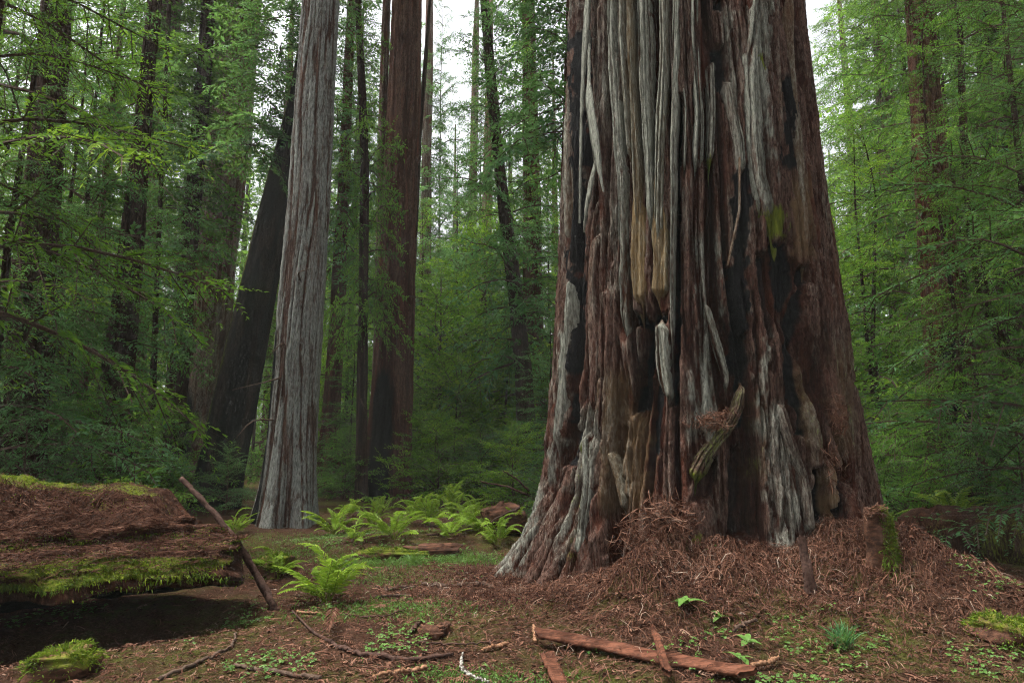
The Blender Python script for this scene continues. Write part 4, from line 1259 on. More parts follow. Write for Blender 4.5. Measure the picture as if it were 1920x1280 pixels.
def litter_clump(label, pts, spread, n, seed, parent, l=(0.06, 0.24), hang=0.5):
    """needles caught in a pocket of bark; pts are local to the parent"""
    r = np.random.default_rng(seed)
    c = np.asarray(pts)[r.integers(len(pts), size=n)] + r.normal(0, 1, (n, 3)) * spread
    m = 5
    d = r.normal(0, 1, (n, 3)); d[:, 2] = d[:, 2] * 0.5 - hang; d /= np.linalg.norm(d, axis=1)[:, None]
    L = r.uniform(*l, n)
    u = np.linspace(-0.5, 0.5, m)
    bend = r.normal(0, 0.35, (n, 3))
    P = c[:, None] + d[:, None] * (L[:, None] * u)[..., None] + bend[:, None] * (L[:, None] * (u ** 2))[..., None]
    v, f = ribbons(P, r.uniform(0.004, 0.009, n), r.normal(0, 1, (n, 1, 3)))
    me = mk_mesh('needle_clump', v, f, [M_LITTER], None, False, np.repeat(np.clip(r.normal(0.62, 0.18, n), 0, 0.95), m * 2))
    o = obj('needle_clump', me, parent)
    o['label'] = label; o['kind'] = 'stuff'

def on_big(lst, off):
    res = []
    for x, y in lst:
        th, h = big_hit(x, y)
        res.append(big_pt(th, h, off) - np.array([BX, BY, 0]))
    return res
litter_clump('heap of reddish needles lodged above the limb stub', on_big([(1318, 790), (1335, 785), (1350, 778), (1340, 800)], 0.10), (0.08, 0.05, 0.03), 300, 1, giant, (0.04, 0.16))
litter_clump('tangle of reddish needles stuck high on the right flank', on_big([(1556, 760), (1560, 790), (1568, 780), (1550, 775)], 0.09), (0.035, 0.04, 0.07), 190, 2, giant, (0.04, 0.15), 1.0)
litter_clump('loose needles hanging in the right furrow', on_big([(1545, 850), (1560, 870), (1548, 900)], 0.08), (0.03, 0.03, 0.08), 60, 3, giant, (0.04, 0.15), 1.2)
litter_clump('needles piled at the root fork', on_big([(1230, 960), (1215, 990), (1255, 950), (1280, 980), (1200, 1010)], 0.06), (0.12, 0.08, 0.07), 700, 4, giant)

def log_strands():
    r = np.random.default_rng(8)
    # needles over the sloping litter band and the lower ledge
    V, F, T, o = [], [], [], 0
    for n, k0, k1, l in ((10000, 0.23, 0.47, (0.03, 0.15)), (5000, 0.54, 0.66, (0.03, 0.13)), (3600, 0.38, 0.54, (0.03, 0.14)), (300, 0.12, 0.25, (0.03, 0.12)), (700, 0.66, 0.73, (0.04, 0.14))):
        s, k = r.uniform(0.05, 0.985, n), r.uniform(k0, k1, n)
        a = r.uniform(0, 2 * math.pi, n)
        L = r.uniform(*l, n)
        m = 4
        P = np.zeros((n, m, 3))
        for j in range(m):
            P[:, j] = log_pt(np.clip(s, 0, 0.99), np.clip(k, 0, 1)) + np.array([LOUT[0] * 0.02, LOUT[1] * 0.02, 0.02]) * (0.3 + r.random(n) * 1.8)[:, None]
            s = s + np.cos(a) * L / LLEN / m; k = k + np.abs(np.sin(a)) * L / 4.8 / m
            a = a + r.normal(0, 0.4, n)
        v, f = ribbons(P, r.uniform(0.003, 0.008, n), np.array([LOUT[0], LOUT[1], 0.8]) + r.normal(0, 0.4, (n, 1, 3)))
        V.append(v); F.append(f + o); T.append(np.repeat(np.clip(r.normal(0.36, 0.22, n), 0, 0.9), m * 2)); o += len(v)
    me = mk_mesh('needle_litter', np.concatenate(V) - log_base, np.concatenate(F), [M_LITTER], None, False, np.concatenate(T))
    q = obj('needle_litter', me, log_thing); q['kind'] = 'stuff'; q['label'] = 'reddish needle litter lying on the log'
    # moss: short blades, hanging at ledge lips
    V, F, T, o = [], [], [], 0
    for n, k0, sd, lo, hi, dn in ((13000, 0.20, 0.045, 0.010, 0.028, 0.3), (15000, 0.67, 0.045, 0.009, 0.028, 0.6), (6000, 0.73, 0.03, 0.010, 0.04, 1.2), (10000, 0.57, 0.035, 0.009, 0.026, 0.4), (6000, 0.475, 0.03, 0.010, 0.03, 0.8)):
        s, k = r.uniform(0.02, 0.99, n), r.normal(k0, sd, n)
        keep = vn(s * 7, k * 34, 55) + 0.6 * vn(s * 40, k * 60, 56) > (0.0 if k0 < 0.6 else -0.05)
        if k0 < 0.3: keep &= (r.random(n) < sstep(0.15, 0.75, s) + 0.15)
        s, k = s[keep], k[keep]; n = len(s)
        p = log_pt(s, k)
        d = np.stack([LOUT[0] + r.normal(0, 0.5, n), LOUT[1] + r.normal(0, 0.5, n), 0.6 - dn + r.normal(0, 0.5, n)], -1); d /= np.linalg.norm(d, axis=1)[:, None]
        L = r.uniform(lo, hi, n)
        P = np.stack([p, p + d * (L * 0.55)[:, None], p + d * L[:, None] - np.array([0, 0, 1.0]) * (L * 0.3 * dn)[:, None]], 1)
        v, f = ribbons(P, r.uniform(0.006, 0.014, n), r.normal(0, 1, (n, 1, 3)))
        V.append(v); F.append(f + o); T.append(np.repeat(np.clip(r.normal(0.48, 0.22, n) + (0.2 if k0 < 0.3 else 0.0) + 0.25 * vn(s * 30, k * 40, 57), 0, 1), 6)); o += len(v)
    me = mk_mesh('moss', np.concatenate(V) - log_base, np.concatenate(F), [L_MOSS], None, False, np.concatenate(T))
    q = obj('moss', me, log_thing); q['kind'] = 'stuff'; q['label'] = 'yellow green moss fringing the ledges of the log'
log_strands()

# ------------------------------------------------------------------ small broken wood
def stick(name, ctrl, rad, label, mat, cat='branch', n=24, ns=9, bump=0.2, group=None, seed=0, wig=0.0):
    pts = curve_pts(ctrl, n)
    if wig:
        r = np.random.default_rng(seed)
        pts[1:-1] += r.normal(0, wig, (n - 2, 3))
    rr = np.interp(np.linspace(0, 1, n), np.linspace(0, 1, len(rad)), rad)
    v, f, c = tube_arrays(pts, rr, ns, bump, seed)
    b = pts[0].copy()
    me = mk_mesh(name, v - b, [f, c], [mat])
    o = obj(name, me, None, b.tolist())
    return tag(o, label, cat, group)

def on(px, py, lift=0.03):
    p = gp(px, py); p[2] += lift
    return p

# the dead branch leaning on the log
top = at(341, 897, 7.7)
foot = on(517, 1143, -0.02)
lb = stick('dead_branch', [top, top * 0.62 + foot * 0.38 + np.array([0.06, 0, 0.05]), top * 0.25 + foot * 0.75 + np.array([0.05, 0, 0.03]), foot], [0.026, 0.036, 0.042, 0.048], 'dark dead branch leaning against the end of the mossy log', M_STICK, n=60, bump=0.36, seed=3, wig=0.0025)

def gstick(px_list, rad, label, mat=M_STICK, lift=0.02, seed=1, name='fallen_branch', wig=0.006, group=None, **kw):
    return stick(name, [on(x, y, lift) for x, y in px_list], rad, label, mat, 'branch', n=30, seed=seed, wig=wig, group=group, **kw)
gstick([(548, 1148), (590, 1190), (650, 1222), (700, 1234), (780, 1240), (850, 1230)], [0.008, 0.014, 0.02, 0.022, 0.018, 0.012], 'long curved dark stick in front of the clump of sword fern', seed=2)
gstick([(792, 1098), (850, 1101), (900, 1098), (926, 1106)], [0.022, 0.034, 0.038, 0.026], 'dark half-buried stick at the left foot of the giant', M_TWIG, seed=4)
gstick([(722, 1108), (770, 1101)], [0.018, 0.016], 'short dark stick left of the half-buried one', M_TWIG, seed=5)
gstick([(700, 1122), (768, 1118)], [0.014, 0.012], 'thin dark stick just behind the fern clump', M_TWIG, seed=6)
gstick([(440, 1250), (500, 1262), (600, 1276)], [0.012, 0.018, 0.016], 'dark stick along the bottom edge left of centre', M_TWIG, seed=7)
gstick([(300, 1276), (370, 1246), (430, 1216), (442, 1190)], [0.014, 0.016, 0.012, 0.008], 'thin bent stick on the litter below the log', M_TWIG, seed=8)
gstick([(700, 1274), (800, 1258)], [0.012, 0.016], 'pale orange split stick near the bottom centre', M_TANSTICK, seed=9, lift=0.03)
gstick([(905, 1224), (950, 1212)], [0.013, 0.016], 'short orange stick left of the red slab', M_TANSTICK, seed=10, lift=0.03)
gstick([(556, 1150), (600, 1153)], [0.012, 0.010], 'short orange-brown stick under the fern clump', M_TANSTICK, seed=11)
gstick([(1000, 1180), (1004, 1212)], [0.012, 0.014], 'stubby tan twig upright by the slab end', M_TANSTICK, seed=12, lift=0.04)
gstick([(800, 1010), (850, 1004), (895, 996)], [0.014, 0.02, 0.016], 'reddish branch lying among the ferns', M_STICK, seed=13, lift=0.06)
gstick([(1410, 1262), (1448, 1252), (1460, 1244)], [0.014, 0.016, 0.01], 'pale broken stick past the right end of the slab', M_TANSTICK, seed=14, lift=0.05)
gstick([(740, 1212), (800, 1208), (870, 1212), (920, 1204)], [0.006, 0.009, 0.009, 0.005], 'thin reddish twig in front of the bark chunks', M_STICK, seed=15)
gstick([(620, 1150), (700, 1160), (760, 1146)], [0.005, 0.008, 0.005], 'thin brown twig right of the fern clump', M_STICK, seed=16)
gstick([(1376, 1196), (1400, 1180), (1420, 1176)], [0.012, 0.014, 0.010], 'dark knotty twig low on the mound', M_TWIG, seed=17, lift=0.06)
gstick([(1700, 998), (1760, 996), (1830, 992)], [0.02, 0.03, 0.02], 'reddish stick lying before the right-hand fern', M_STICK, seed=18, lift=0.05)

# pale lichen-spotted stick at the bottom
def white_stick():
    t = NT('lichen_stick')
    n = t.noise((26, 26, 26), 1.0, 3)
    m = t.done(t.principled(t.mix(t.mapr(n, 0.46, 0.54), (0.04, 0.03, 0.022), (0.24, 0.23, 0.20)), 0.9, t.bump(n, 0.006), 0.2))
    gstick([(868, 1230), (864, 1248), (872, 1266), (890, 1278), (915, 1286)], [0.008, 0.012, 0.013, 0.013, 0.012], 'crooked stick crusted with white lichen at the bottom edge', m, lift=0.03, seed=19)
white_stick()

# slabs of split red wood
def slab(label, a, b, wdt, thk, seed, mat=M_SLAB, roll=0.0, taper=(1, 1), name='wood_slab', cat='wood slab'):
    r = np.random.default_rng(seed)
    n, m = 46, 9
    d = b - a; L = np.linalg.norm(d); d = d / L
    up = np.array([0, 0, 1.0]) - d * d[2]; up /= np.linalg.norm(up)
    sd = np.cross(d, up)
    sd, up = sd * math.cos(roll) + up * math.sin(roll), up * math.cos(roll) - sd * math.sin(roll)
    s = np.linspace(0, 1, n)
    u = np.concatenate([np.linspace(-1, 1, m), np.linspace(1, -1, m)])
    side = np.r_[np.ones(m), -np.ones(m)]
    tap = np.interp(s, [0, 1], taper)
    edge = 1 + 0.18 * vn(s[:, None] * 9, np.sign(u)[None] * 3 + seed, 3) + 0.06 * vn(s[:, None] * 30, np.sign(u)[None] * 3 + seed, 4)
    endj = L * 0.05 * vn(u[None] * 2.5 + 20, seed * 2.2, 6) * (np.abs(s[:, None] - 0.5) * 2) ** 8 * np.sign(s[:, None] - 0.5)
    W = wdt / 2 * u[None] * tap[:, None] * edge
    Z = side[None] * thk / 2 * tap[:, None] * (1 - 0.35 * np.abs(u[None]) ** 6) + 0.010 * vn(u[None] * 5, s[:, None] * L * 2.5 + seed, 9) + 0.03 * vn(0, s[:, None] * 3 + seed, 10)
    P = a + d * (s[:, None] * L + endj)[..., None] + sd * W[..., None] + up * Z[..., None]
    k = 2 * m
    caps = [np.arange(k)[None], ((n - 1) * k + np.arange(k)[::-1])[None]]
    base = a.copy()
    me = mk_mesh(name, P.reshape(-1, 3) - base, [grid_faces(n, k, True)] + caps, [mat])
    return tag(obj(name, me, None, base.tolist()), label, cat, None, 'thing')
slab('long flat slab of split red wood lying before the mound', on(1008, 1214, 0.095), on(1405, 1284, 0.085), 0.125, 0.035, 2, roll=-0.3)
slab('orange splinter of wood crossing the long red slab', on(1224, 1204, 0.13), on(1252, 1288, 0.09), 0.055, 0.035, 4, taper=(0.7, 1.1), name='wood_splinter', cat='wood splinter')
slab('short red board poking out below the left end of the slab', on(1024, 1236, 0.04), on(1052, 1290, 0.03), 0.11, 0.03, 5, name='wood_board', cat='wood board')
slab('upright brown plank stuck in the mound before the giant', on(1522, 1118, 0.02), on(1522, 1118, 0.02) + np.array([-0.02, 0.10, 0.50]), 0.10, 0.05, 6, mat=M_STICK, roll=0.1, taper=(1, 0.7), name='wood_post', cat='wood plank')

def moss_fuzz(parent, V, n, seed, lo=0.012, hi=0.035, sel=None):
    r = np.random.default_rng(seed)
    V = np.asarray(V).reshape(-1, 3)
    c = V.mean(0)
    w = (V[:, 2] - V[:, 2].min()) / (np.ptp(V[:, 2]) + 1e-6) + 0.6 * vn(V[:, 0] * 9 + seed, V[:, 1] * 9 + V[:, 2] * 6, 3)
    idx = np.where(w > (0.55 if sel is None else sel))[0]
    p = V[r.choice(idx, n)] + r.normal(0, 0.012, (n, 3))
    d = p - c; d /= np.linalg.norm(d, axis=1)[:, None] + 1e-6
    d = d + r.normal(0, 0.5, (n, 3))
    L = r.uniform(lo, hi, n)
    P = np.stack([p, p + d * (L * 0.5)[:, None], p + d * L[:, None] - np.array([0, 0, 0.3]) * L[:, None]], 1)
    v, f = ribbons(P, r.uniform(0.005, 0.011, n), r.normal(0, 1, (n, 1, 3)))
    me = mk_mesh('moss', v, f, [L_MOSS], None, False, np.repeat(np.clip(r.normal(0.42, 0.2, n), 0, 1), 6))
    o = obj('moss', me, parent); o['kind'] = 'stuff'; o['label'] = 'yellow green moss cushion'

def chunk(label, px, py, size, seed, mat, mossy=0.0, name='bark_chunk', cat='bark chunk', rot=0.0, lift=0.0):
    """rough broken lump"""
    n, m = 28, 36
    ph = np.linspace(0, math.pi, n)[:, None]; th = np.linspace(0, 2 * math.pi, m, endpoint=False)[None]
    p = 3.4
    sp = lambda v: np.sign(v) * np.abs(v) ** (2 / p)
    X, Y, Z = sp(np.sin(ph)) * sp(np.cos(th)), sp(np.sin(ph)) * sp(np.sin(th)), sp(np.cos(ph)) * np.ones_like(th)
    q = 1 + 0.22 * fbm(th / (2 * math.pi) * 6 + seed, ph * 2.2, seed, 5)
    q[:, -1:] = q[:, :1] * 0.5 + q[:, -1:] * 0.5
    P = np.stack([X * size[0] * q, Y * size[1] * q, Z * size[2] * q], -1) @ rotz(rot).T
    b = gp(px, py); b[2] += size[2] * 0.5 + lift
    mask = np.zeros((n * m, 4)); mask[:, 2] = mossy * sstep(-0.2, 0.6, P[..., 2].ravel() / size[2])
    me = mk_mesh(name, P.reshape(-1, 3), grid_faces(n, m, True)[:, ::-1], [mat], mask=mask)
    o = tag(obj(name, me, None, b.tolist()), label, cat)
    if mossy > 0.3:
        moss_fuzz(o, P, 3000, seed, 0.008, 0.026, sel=0.75 - 0.6 * mossy)
    return o
chunk('dark broken bark chunk lying aslant in the middle foreground', 806, 1192, (0.06, 0.15, 0.05), 3, M_ROT, rot=0.6)
chunk('smaller bark chunk right beside the aslant one', 830, 1186, (0.05, 0.12, 0.05), 5, M_ROT, rot=-0.25)
gstick([(766, 1196), (780, 1180), (792, 1168)], [0.008, 0.014, 0.008], 'forked grey stick left of the bark chunks', M_STICK, seed=22, lift=0.03)
chunk('square mossy block of wood in the bottom left corner', 118, 1266, (0.21, 0.18, 0.12), 8, M_ROT, 0.45, 'mossy_block', 'wood block', 0.3, 0.0)
chunk('low moss-covered lump at the right end of the mound', 1878, 1196, (0.16, 0.22, 0.10), 9, M_ROT, 0.55, 'moss_lump', 'moss lump', 0.5)
chunk('rotten reddish stump behind the ferns left of the giant', 945, 990, (0.34, 0.32, 0.27), 12, M_ROT, 0.15, 'tree_stump', 'stump', 0.2)
chunk('mossy rotten wood fragment in the middle of the clearing', 742, 1046, (0.52, 0.18, 0.09), 14, M_ROT, 0.55, 'rotten_log', 'log', -0.1)
chunk('dark rotten wood fragment with broken end beside the mossy one', 812, 1044, (0.42, 0.18, 0.12), 15, M_ROT, 0.1, 'rotten_log', 'log', 0.15)
chunk('mossy low log end against the far side of the fern clump', 515, 1078, (0.18, 0.30, 0.16), 16, M_ROT, 0.5, 'rotten_log', 'log', -0.3)

def mossy_stub():
    b = gp(1655, 1062); b[2] -= 0.16
    n, m = 50, 40
    z = np.linspace(0, 0.92, n)[:, None]; th = np.linspace(0, 2 * math.pi, m, endpoint=False)[None]
    r = 0.105 + 0.06 * np.exp(-z / 0.15) + 0.025 * np.cos(2 * th + 1) + 0.02 * vn(th / (2 * math.pi) * 6, z * 5, 3, 6)
    top = 1 - 0.12 * (vn(th / (2 * math.pi) * 4, 2.2, 8, 4) + 1) * (z / 0.92) ** 3
    P = np.stack([r * np.cos(th) * 1.15 - 0.02 * z, r * np.sin(th) + 0 * z, z * top], -1) * 0.8
    mask = np.zeros((n, m, 4)); mask[..., 2] = 0.45 * np.exp(-(((th - 5.6 + math.pi) % (2 * math.pi) - math.pi) / 0.9) ** 2) + 0 * z
    mask[..., 2] += 0.35 * (z > 0.84)
    me = mk_mesh('stub_body', P.reshape(-1, 3), [grid_faces(n, m, True), ((n - 1) * m + np.arange(m))[None]], [M_ROT], mask=mask.reshape(-1, 4))
    t = thing('broken_stub', b, 'upright mossy stub with needles on its broken top right of the giant', 'stump')
    obj('stub_body', me, t)
    Q = P.reshape(-1, 3); moss_fuzz(t, Q[(Q[:, 0] > -0.02)], 3200, 77, sel=-0.3)
    litter_clump('needles heaped on the broken top', [(-0.06, -0.06, 0.67), (-0.03, -0.08, 0.69), (-0.13, -0.05, 0.64)], (0.035, 0.03, 0.015), 120, 30, t, (0.04, 0.13), hang=0.3)
mossy_stub()

# twigs jutting from the rotten stump
for k, (a, b, lab) in enumerate([((902, 902), (992, 928), 'long bare twig jutting over the rotten stump'), ((943, 882), (992, 920), 'short bare twig slanting above the rotten stump'), ((908, 986), (975, 952), 'thin reddish twig rising across the rotten stump')]):
    pa, pb = at(*a, 11.2), at(*b, 11.4)
    stick('bare_twig', [pa, (pa + pb) / 2 + np.array([0, 0, 0.03]), pb], [0.010, 0.016, 0.02], lab, M_STICK, 'twig', n=14, ns=6, seed=40 + k, wig=0.008)

# the low fallen log behind the mound on the right
def right_log():
    a, b = at(1690, 1030, 10.6), at(2080, 1060, 9.4)
    a[2], b[2] = 0.28, 0.34
    pts = curve_pts([a, (a + b) / 2 + np.array([0, 0, 0.04]), b], 60)
    v, f, c = tube_arrays(pts, np.linspace(0.40, 0.55, 60), 40, 0.14, 6)
    mask = np.zeros((len(v), 4)); mask[:, 2] = 0.30 + 0.3 * vn(v[:, 0] * 2, v[:, 1] * 3, 4)
    base = pts[0].copy(); base[2] = 0
    me = mk_mesh('fallen_log', v - base, [f, c], [M_LOG], mask=mask, ridge=np.full(len(v), 0.3))
    tag(obj('fallen_log', me, None, base.tolist()), 'dark low fallen log behind the mound at the right edge', 'log')
right_log()

# ------------------------------------------------------------------ ferns
def frond_mesh(seed, arch, n=26, wid=0.15, dry=False):
    r = np.random.default_rng(seed)
    t = np.linspace(0, 1, 14)
    ax = lambda u: np.stack([0.03 * np.sin(3 * u + seed), u * (1 - 0.16 * arch * u), arch * (1.0 * u - 0.85 * u * u)], -1)
    v, f, c = tube_arrays(ax(t), np.linspace(0.006, 0.0015, 14), 4)
    u = np.linspace(0.16, 0.985, n)
    B, D, L, N = [], [], [], []
    tn = np.gradient(ax(u), axis=0); tn /= np.linalg.norm(tn, axis=1)[:, None]
    sdv = np.cross(tn, [0, 0, 1.0]); sdv /= np.linalg.norm(sdv, axis=1)[:, None]
    up = np.cross(sdv, tn)
    for s in (-1, 1):
        an = np.radians(r.uniform(58, 74, n) - 25 * u)[:, None]
        d = tn * np.cos(an) + s * sdv * np.sin(an) - up * r.uniform(0.0, 0.28, n)[:, None]
        d /= np.linalg.norm(d, axis=1)[:, None]
        l = wid * np.sin(np.pi * (0.22 + 0.76 * u)) ** 0.8 * r.uniform(0.85, 1.1, n)
        nn = up + r.normal(0, 0.22, (n, 3)); nn -= d * (nn * d).sum(1)[:, None]; nn /= np.linalg.norm(nn, axis=1)[:, None]
        B.append(ax(u)); D.append(d); L.append(l); N.append(nn)
    B, D, L, N = map(np.concatenate, (B, D, L, N))
    q = kites(B, D, L, np.full(len(L), 0.030) * r.uniform(0.85, 1.15, len(L)), N, 0.15).reshape(-1, 3)
    # blade-shaped pinnae: widen near the base
    tint = np.concatenate([np.full(len(v), 0.15), np.repeat(np.clip(r.uniform(0.45, 0.75) + r.normal(0, 0.1, len(L)), 0, 1), 4)])
    nf = len(v)
    return mk_mesh('frond', np.concatenate([v, q]), [f, c, nf + np.arange(len(q)).reshape(-1, 4)], [M_LITTER if dry else L_FERN], None, False, tint)

FROND = [frond_mesh(s, a) for s, a in ((1, 0.7), (2, 0.95), (3, 1.15), (4, 0.55), (5, 0.85), (6, 1.3))]
DRY_FROND = [frond_mesh(60 + s, 0.5, dry=True) for s in range(2)]

def fern(label, pos, n, length, seed, up=0.6, spread=2 * math.pi, face=0.0, dry=0):
    r = np.random.default_rng(seed)
    t = thing('fern', pos, label, 'fern', None)
    for k in range(n + dry):
        d = k >= n
        o = obj('frond', (DRY_FROND[k % 2] if d else FROND[r.integers(len(FROND))]), t)
        s = length * r.uniform(0.65, 1.12) * (0.7 if d else 1)
        o.scale = (s, s, s * r.uniform(0.8, 1.15))
        tilt = r.uniform(0.05, up) if not d else -0.4
        o.rotation_euler = (tilt, r.normal(0, 0.18), face + (k + r.uniform(-0.35, 0.35)) / n * spread)
        o.location = (r.normal(0, 0.02), r.normal(0, 0.02), 0.0)
    return t

FERNS = [
    ((612, 1128), 14, 0.70, 0.8, 'largest sword fern clump, near, between the log and the clearing', 6),
    ((520, 1085), 8, 0.50, 0.8, 'ragged fern at the broken end of the mossy log', 1),
    ((440, 1000), 7, 0.55, 0.8, 'pale fern tucked behind the leaning dead branch', 0),
    ((628, 1002), 9, 0.78, 0.8, 'light green fern at the right foot of the grey trunk', 2),
    ((700, 985), 8, 0.66, 0.9, 'fern between the grey trunk and the middle of the fern patch', 0),
    ((740, 1010), 9, 0.70, 0.7, 'low spreading fern in the front of the fern patch', 0),
    ((800, 985), 9, 0.82, 1.0, 'tall fern in the middle of the fern patch', 1),
    ((848, 968), 8, 0.88, 1.1, 'yellow green fern standing highest at the back of the patch', 1),
    ((888, 975), 7, 0.70, 0.9, 'fern beside the rotten stump, left of it', 0),
    ((840, 1008), 7, 0.60, 0.6, 'small pale fern before the lying reddish branch', 0),
    ((935, 1022), 7, 0.55, 0.8, 'bright fern against the left foot of the giant', 0),
    ((962, 1000), 5, 0.50, 1.1, 'upright little fern between the stump and the giant', 0),
    ((668, 1015), 7, 0.50, 0.8, 'small fern in the front left of the fern patch', 1),
    ((775, 968), 8, 0.60, 0.9, 'fern at the back of the patch before the dark hollow trunk', 1),
    ((715, 962), 7, 0.55, 0.9, 'fern behind the patch close to the foot of the red-brown redwood', 0),
    ((905, 1000), 7, 0.48, 0.7, 'low fern just before the rotten stump', 1),
    ((870, 990), 8, 0.55, 0.9, 'lacy fern between the tall fern and the stump', 1),
    ((655, 968), 6, 0.50, 0.9, 'fern peeping out behind the light green fern by the grey trunk', 0),
    ((1795, 1008), 12, 0.85, 1.0, 'shaded fern alone behind the mound on the right', 1),
    ((1905, 1012), 6, 0.55, 0.8, 'half-hidden fern at the right edge', 0),
]
for i, ((px, py), n, L, up, lab, dry) in enumerate(FERNS):
    fern(lab, gp(px, py) - np.array([0, 0, 0.01]), n + 4, L * 1.22, 300 + i, up, dry=dry)

# ------------------------------------------------------------------ small green plants
def sorrel():
    r = np.random.default_rng(21)
    xy = sample_floor(26000, r, 4.2, 14.0, 1.3)
    x, y = xy[:, 0], xy[:, 1]
    den = fbm(x / 0.9, y / 0.9, 61, 3) + 0.35 * vn(x / 3, y / 3, 62)
    keep = den > 0.42
    mound = np.hypot(x - BX, y - BY) < 3.1
    keep &= ~mound | (r.random(len(x)) < 0.10)
    x, y = x[keep], y[keep]
    n = len(x)
    z = G(x, y) + r.uniform(0.015, 0.06, n)
    s = r.uniform(0.008, 0.020, n)
    a0 = r.uniform(0, 6.28, n)
    Q, T = [], []
    tint = np.clip(r.normal(0.5, 0.22, n), 0, 1)
    for k in range(3):
        a = a0 + k * 2.094
        d = np.stack([np.cos(a), np.sin(a), r.normal(-0.15, 0.25, n)], -1)
        nn = np.stack([r.normal(0, 0.3, n), r.normal(0, 0.3, n), np.ones(n)], -1)
        nn -= d * ((nn * d).sum(1) / (d * d).sum(1))[:, None]; nn /= np.linalg.norm(nn, axis=1)[:, None]
        Q.append(kites(np.stack([x, y, z], -1), d, s * 1.5, s * 1.7, nn, 0.1)); T.append(np.repeat(tint, 4))
    V = np.concatenate(Q).reshape(-1, 3)
    me = mk_mesh('ground_cover', V, np.arange(len(V)).reshape(-1, 4), [L_SORREL], None, False, np.concatenate(T))
    tag(obj('ground_cover', me), 'tiny clover-like green leaves dotted over the forest floor', None, None, 'stuff')
sorrel()

def moss_patch():
    """soft mossy and grassy patches in the clearing"""
    r = np.random.default_rng(31)
    P = []
    for (px, py, sx, sy, n, h) in [(820, 1050, 0.55, 0.25, 1500, 0.09), (700, 1060, 0.5, 0.4, 1400, 0.04), (740, 1140, 0.5, 0.25, 1600, 0.04), (600, 1010, 1.0, 0.6, 1500, 0.04), (760, 1085, 0.4, 0.25, 900, 0.04), (900, 1276, 0.3, 0.12, 900, 0.035), (560, 1040, 0.4, 0.3, 700, 0.05)]:
        c = gp(px, py)
        x, y = c[0] + r.normal(0, sx, n), c[1] + r.normal(0, sy, n)
        k = ~in_trunk(x, y, 0.05)
        x, y = x[k], y[k]; n2 = len(x)
        z = G(x, y)
        L = h * r.uniform(0.4, 1.3, n2)
        d = np.stack([r.normal(0, 0.5, n2), r.normal(0, 0.5, n2), np.ones(n2)], -1)
        p = np.stack([x, y, z], -1)
        P.append(np.stack([p, p + d * (L * 0.6)[:, None], p + d * L[:, None] + np.stack([r.normal(0, 0.4, n2), r.normal(0, 0.4, n2), -0.2 * np.ones(n2)], -1) * L[:, None]], 1))
    P = np.concatenate(P)
    v, f = ribbons(P, r.uniform(0.006, 0.013, len(P)), r.normal(0, 1, (len(P), 1, 3)))
    me = mk_mesh('grass', v, f, [L_SORREL], None, False, np.repeat(np.clip(r.normal(0.5, 0.22, len(P)), 0, 1), 6))
    tag(obj('grass', me), 'short moss and grass in soft green patches of the clearing', None, None, 'stuff')
moss_patch()

def leaf_mesh(l, w, seed):
    r = np.random.default_rng(seed)
    n = 9
    u = np.linspace(0, 1, n)
    hw = w / 2 * np.sin(np.pi * np.clip(u, 0.02, 0.99) ** 0.85) ** 0.8
    z = 0.12 * l * np.sin(np.pi * u) - 0.12 * l * u
    P = np.stack([np.stack([-hw, u * l, z + 0.18 * hw], -1), np.stack([0 * u, u * l, z], -1), np.stack([hw, u * l, z + 0.18 * hw], -1)], 1)
    return mk_mesh('leaf', P.reshape(-1, 3), grid_faces(n, 3), [L_SORREL], None, True, np.full(n * 3, 0.7))
LEAF = [leaf_mesh(1.0, 0.42, 1), leaf_mesh(1.0, 0.55, 2)]

def seedling(label, px, py, n, size, h, seed):
    r = np.random.default_rng(seed)
    b = gp(px, py)
    t = thing('seedling', b, label, 'seedling')
    v, f, c = tube_arrays(curve_pts([(0, 0, -0.02), (0.01, 0, h * 0.5), (0, 0, h)], 6), np.linspace(0.004, 0.002, 6), 5)
    obj('stem', mk_mesh('stem', v, [f, c], [M_TWIG]), t)
    for k in range(n):
        o = obj('leaf', LEAF[k % 2], t)
        s = size * r.uniform(0.7, 1.2)
        o.scale = (s, s, s)
        o.location = (0, 0, h * r.uniform(0.6, 1.0))
        o.rotation_euler = (r.uniform(-0.2, 0.5), r.normal(0, 0.2), k * 2.4 + r.normal(0, 0.3))
seedling('largest green broadleaf seedling on the face of the mound', 1290, 1146, 6, 0.17, 0.10, 1)
seedling('seedling just below the largest one on the mound', 1350, 1166, 5, 0.09, 0.06, 2)
seedling('seedling at the lower right of the slab', 1388, 1250, 5, 0.12, 0.08, 3)
seedling('small seedling above the slab, right of its middle', 1400, 1216, 5, 0.10, 0.06, 4)
seedling('tiny seedling high on the mound beside the hollow root', 1412, 1022, 3, 0.05, 0.04, 5)

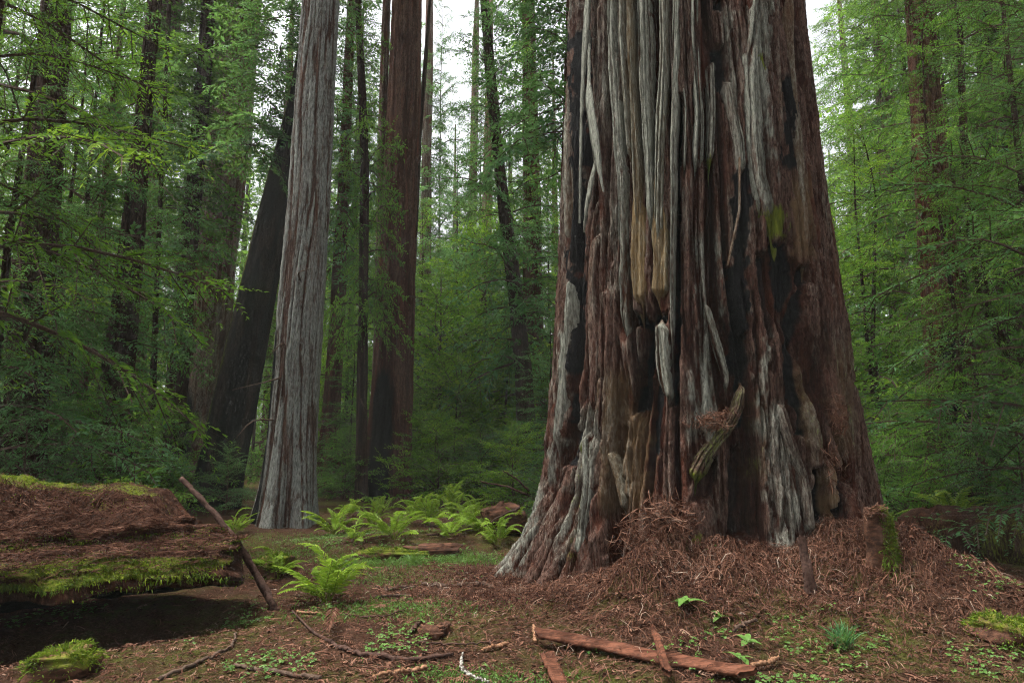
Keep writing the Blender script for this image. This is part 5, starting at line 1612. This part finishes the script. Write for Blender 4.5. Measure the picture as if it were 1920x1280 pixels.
def tussock(label, px, py, n, l, seed, mat):
    r = np.random.default_rng(seed)
    b = gp(px, py)
    d = np.stack([r.normal(0, 0.55, n), r.normal(0, 0.55, n), np.ones(n)], -1); d /= np.linalg.norm(d, axis=1)[:, None]
    L = l * r.uniform(0.5, 1.2, n)
    p = np.concatenate([r.normal(0, 0.03, (n, 2)), np.zeros((n, 1))], 1)
    out_ = d.copy(); out_[:, 2] = -0.4
    P = np.stack([p, p + d * (L * 0.4)[:, None], p + d * (L * 0.75)[:, None] + out_ * (L * 0.08)[:, None], p + d * L[:, None] + out_ * (L * 0.3)[:, None]], 1)
    v, f = ribbons(P, np.full(n, 0.006), r.normal(0, 1, (n, 1, 3)))
    me = mk_mesh('grass_tuft', v, f, [mat], None, False, np.repeat(np.clip(r.normal(0.7, 0.2, n), 0, 1), 8))
    tag(obj('grass_tuft', me, None, b.tolist()), label, 'grass tuft')
tussock('blue green tuft of fine grass low on the mound', 1580, 1212, 150, 0.20, 1, L_BLUE)
tussock('small bright grass tuft left of the clearing fragments', 775, 1058, 120, 0.20, 2, L_SORREL)

# brown dead fern fronds by the big clump
for k, (a, b, lab) in enumerate([((622, 1165), (612, 1225), 'withered orange fern frond hanging below the fern clump'), ((500, 1215), (478, 1238), 'small withered frond on the litter left of the curved stick')]):
    pa, pb = on(*a, 0.08), on(*b, 0.03)
    o = obj('dry_frond', DRY_FROND[k], None, pa.tolist())
    dd = pb - pa
    o.rotation_euler = (math.atan2(dd[2], math.hypot(dd[0], dd[1])), 0, math.atan2(-dd[0], dd[1]))
    o.scale = (np.linalg.norm(dd) * 0.45, np.linalg.norm(dd) * 0.9, np.linalg.norm(dd) * 0.9)
    tag(o, lab, 'fern frond')
# ------------------------------------------------------------------ the air
def build_haze():
    x0, x1, y0, y1, z0, z1 = -270, 270, -45, 305, -3, 60
    v = [(x, y, z) for z in (z0, z1) for y in (y0, y1) for x in (x0, x1)]
    f = [(0, 2, 3, 1), (4, 5, 7, 6), (0, 1, 5, 4), (2, 6, 7, 3), (0, 4, 6, 2), (1, 3, 7, 5)]
    m = bpy.data.materials.new('haze')
    m.use_nodes = True
    nt = m.node_tree
    nt.nodes.clear()
    o = nt.nodes.new('ShaderNodeOutputMaterial')
    pv = nt.nodes.new('ShaderNodeVolumePrincipled')
    pv.inputs['Color'].default_value = (0.93, 0.96, 0.88, 1)
    pv.inputs['Density'].default_value = 0.0007
    nt.links.new(pv.outputs[0], o.inputs['Volume'])
    me = mk_mesh('haze', v, np.array(f), [m], None, False)
    tag(obj('haze', me), 'thin pale mist filling the forest air', None, None, 'stuff')
build_haze()
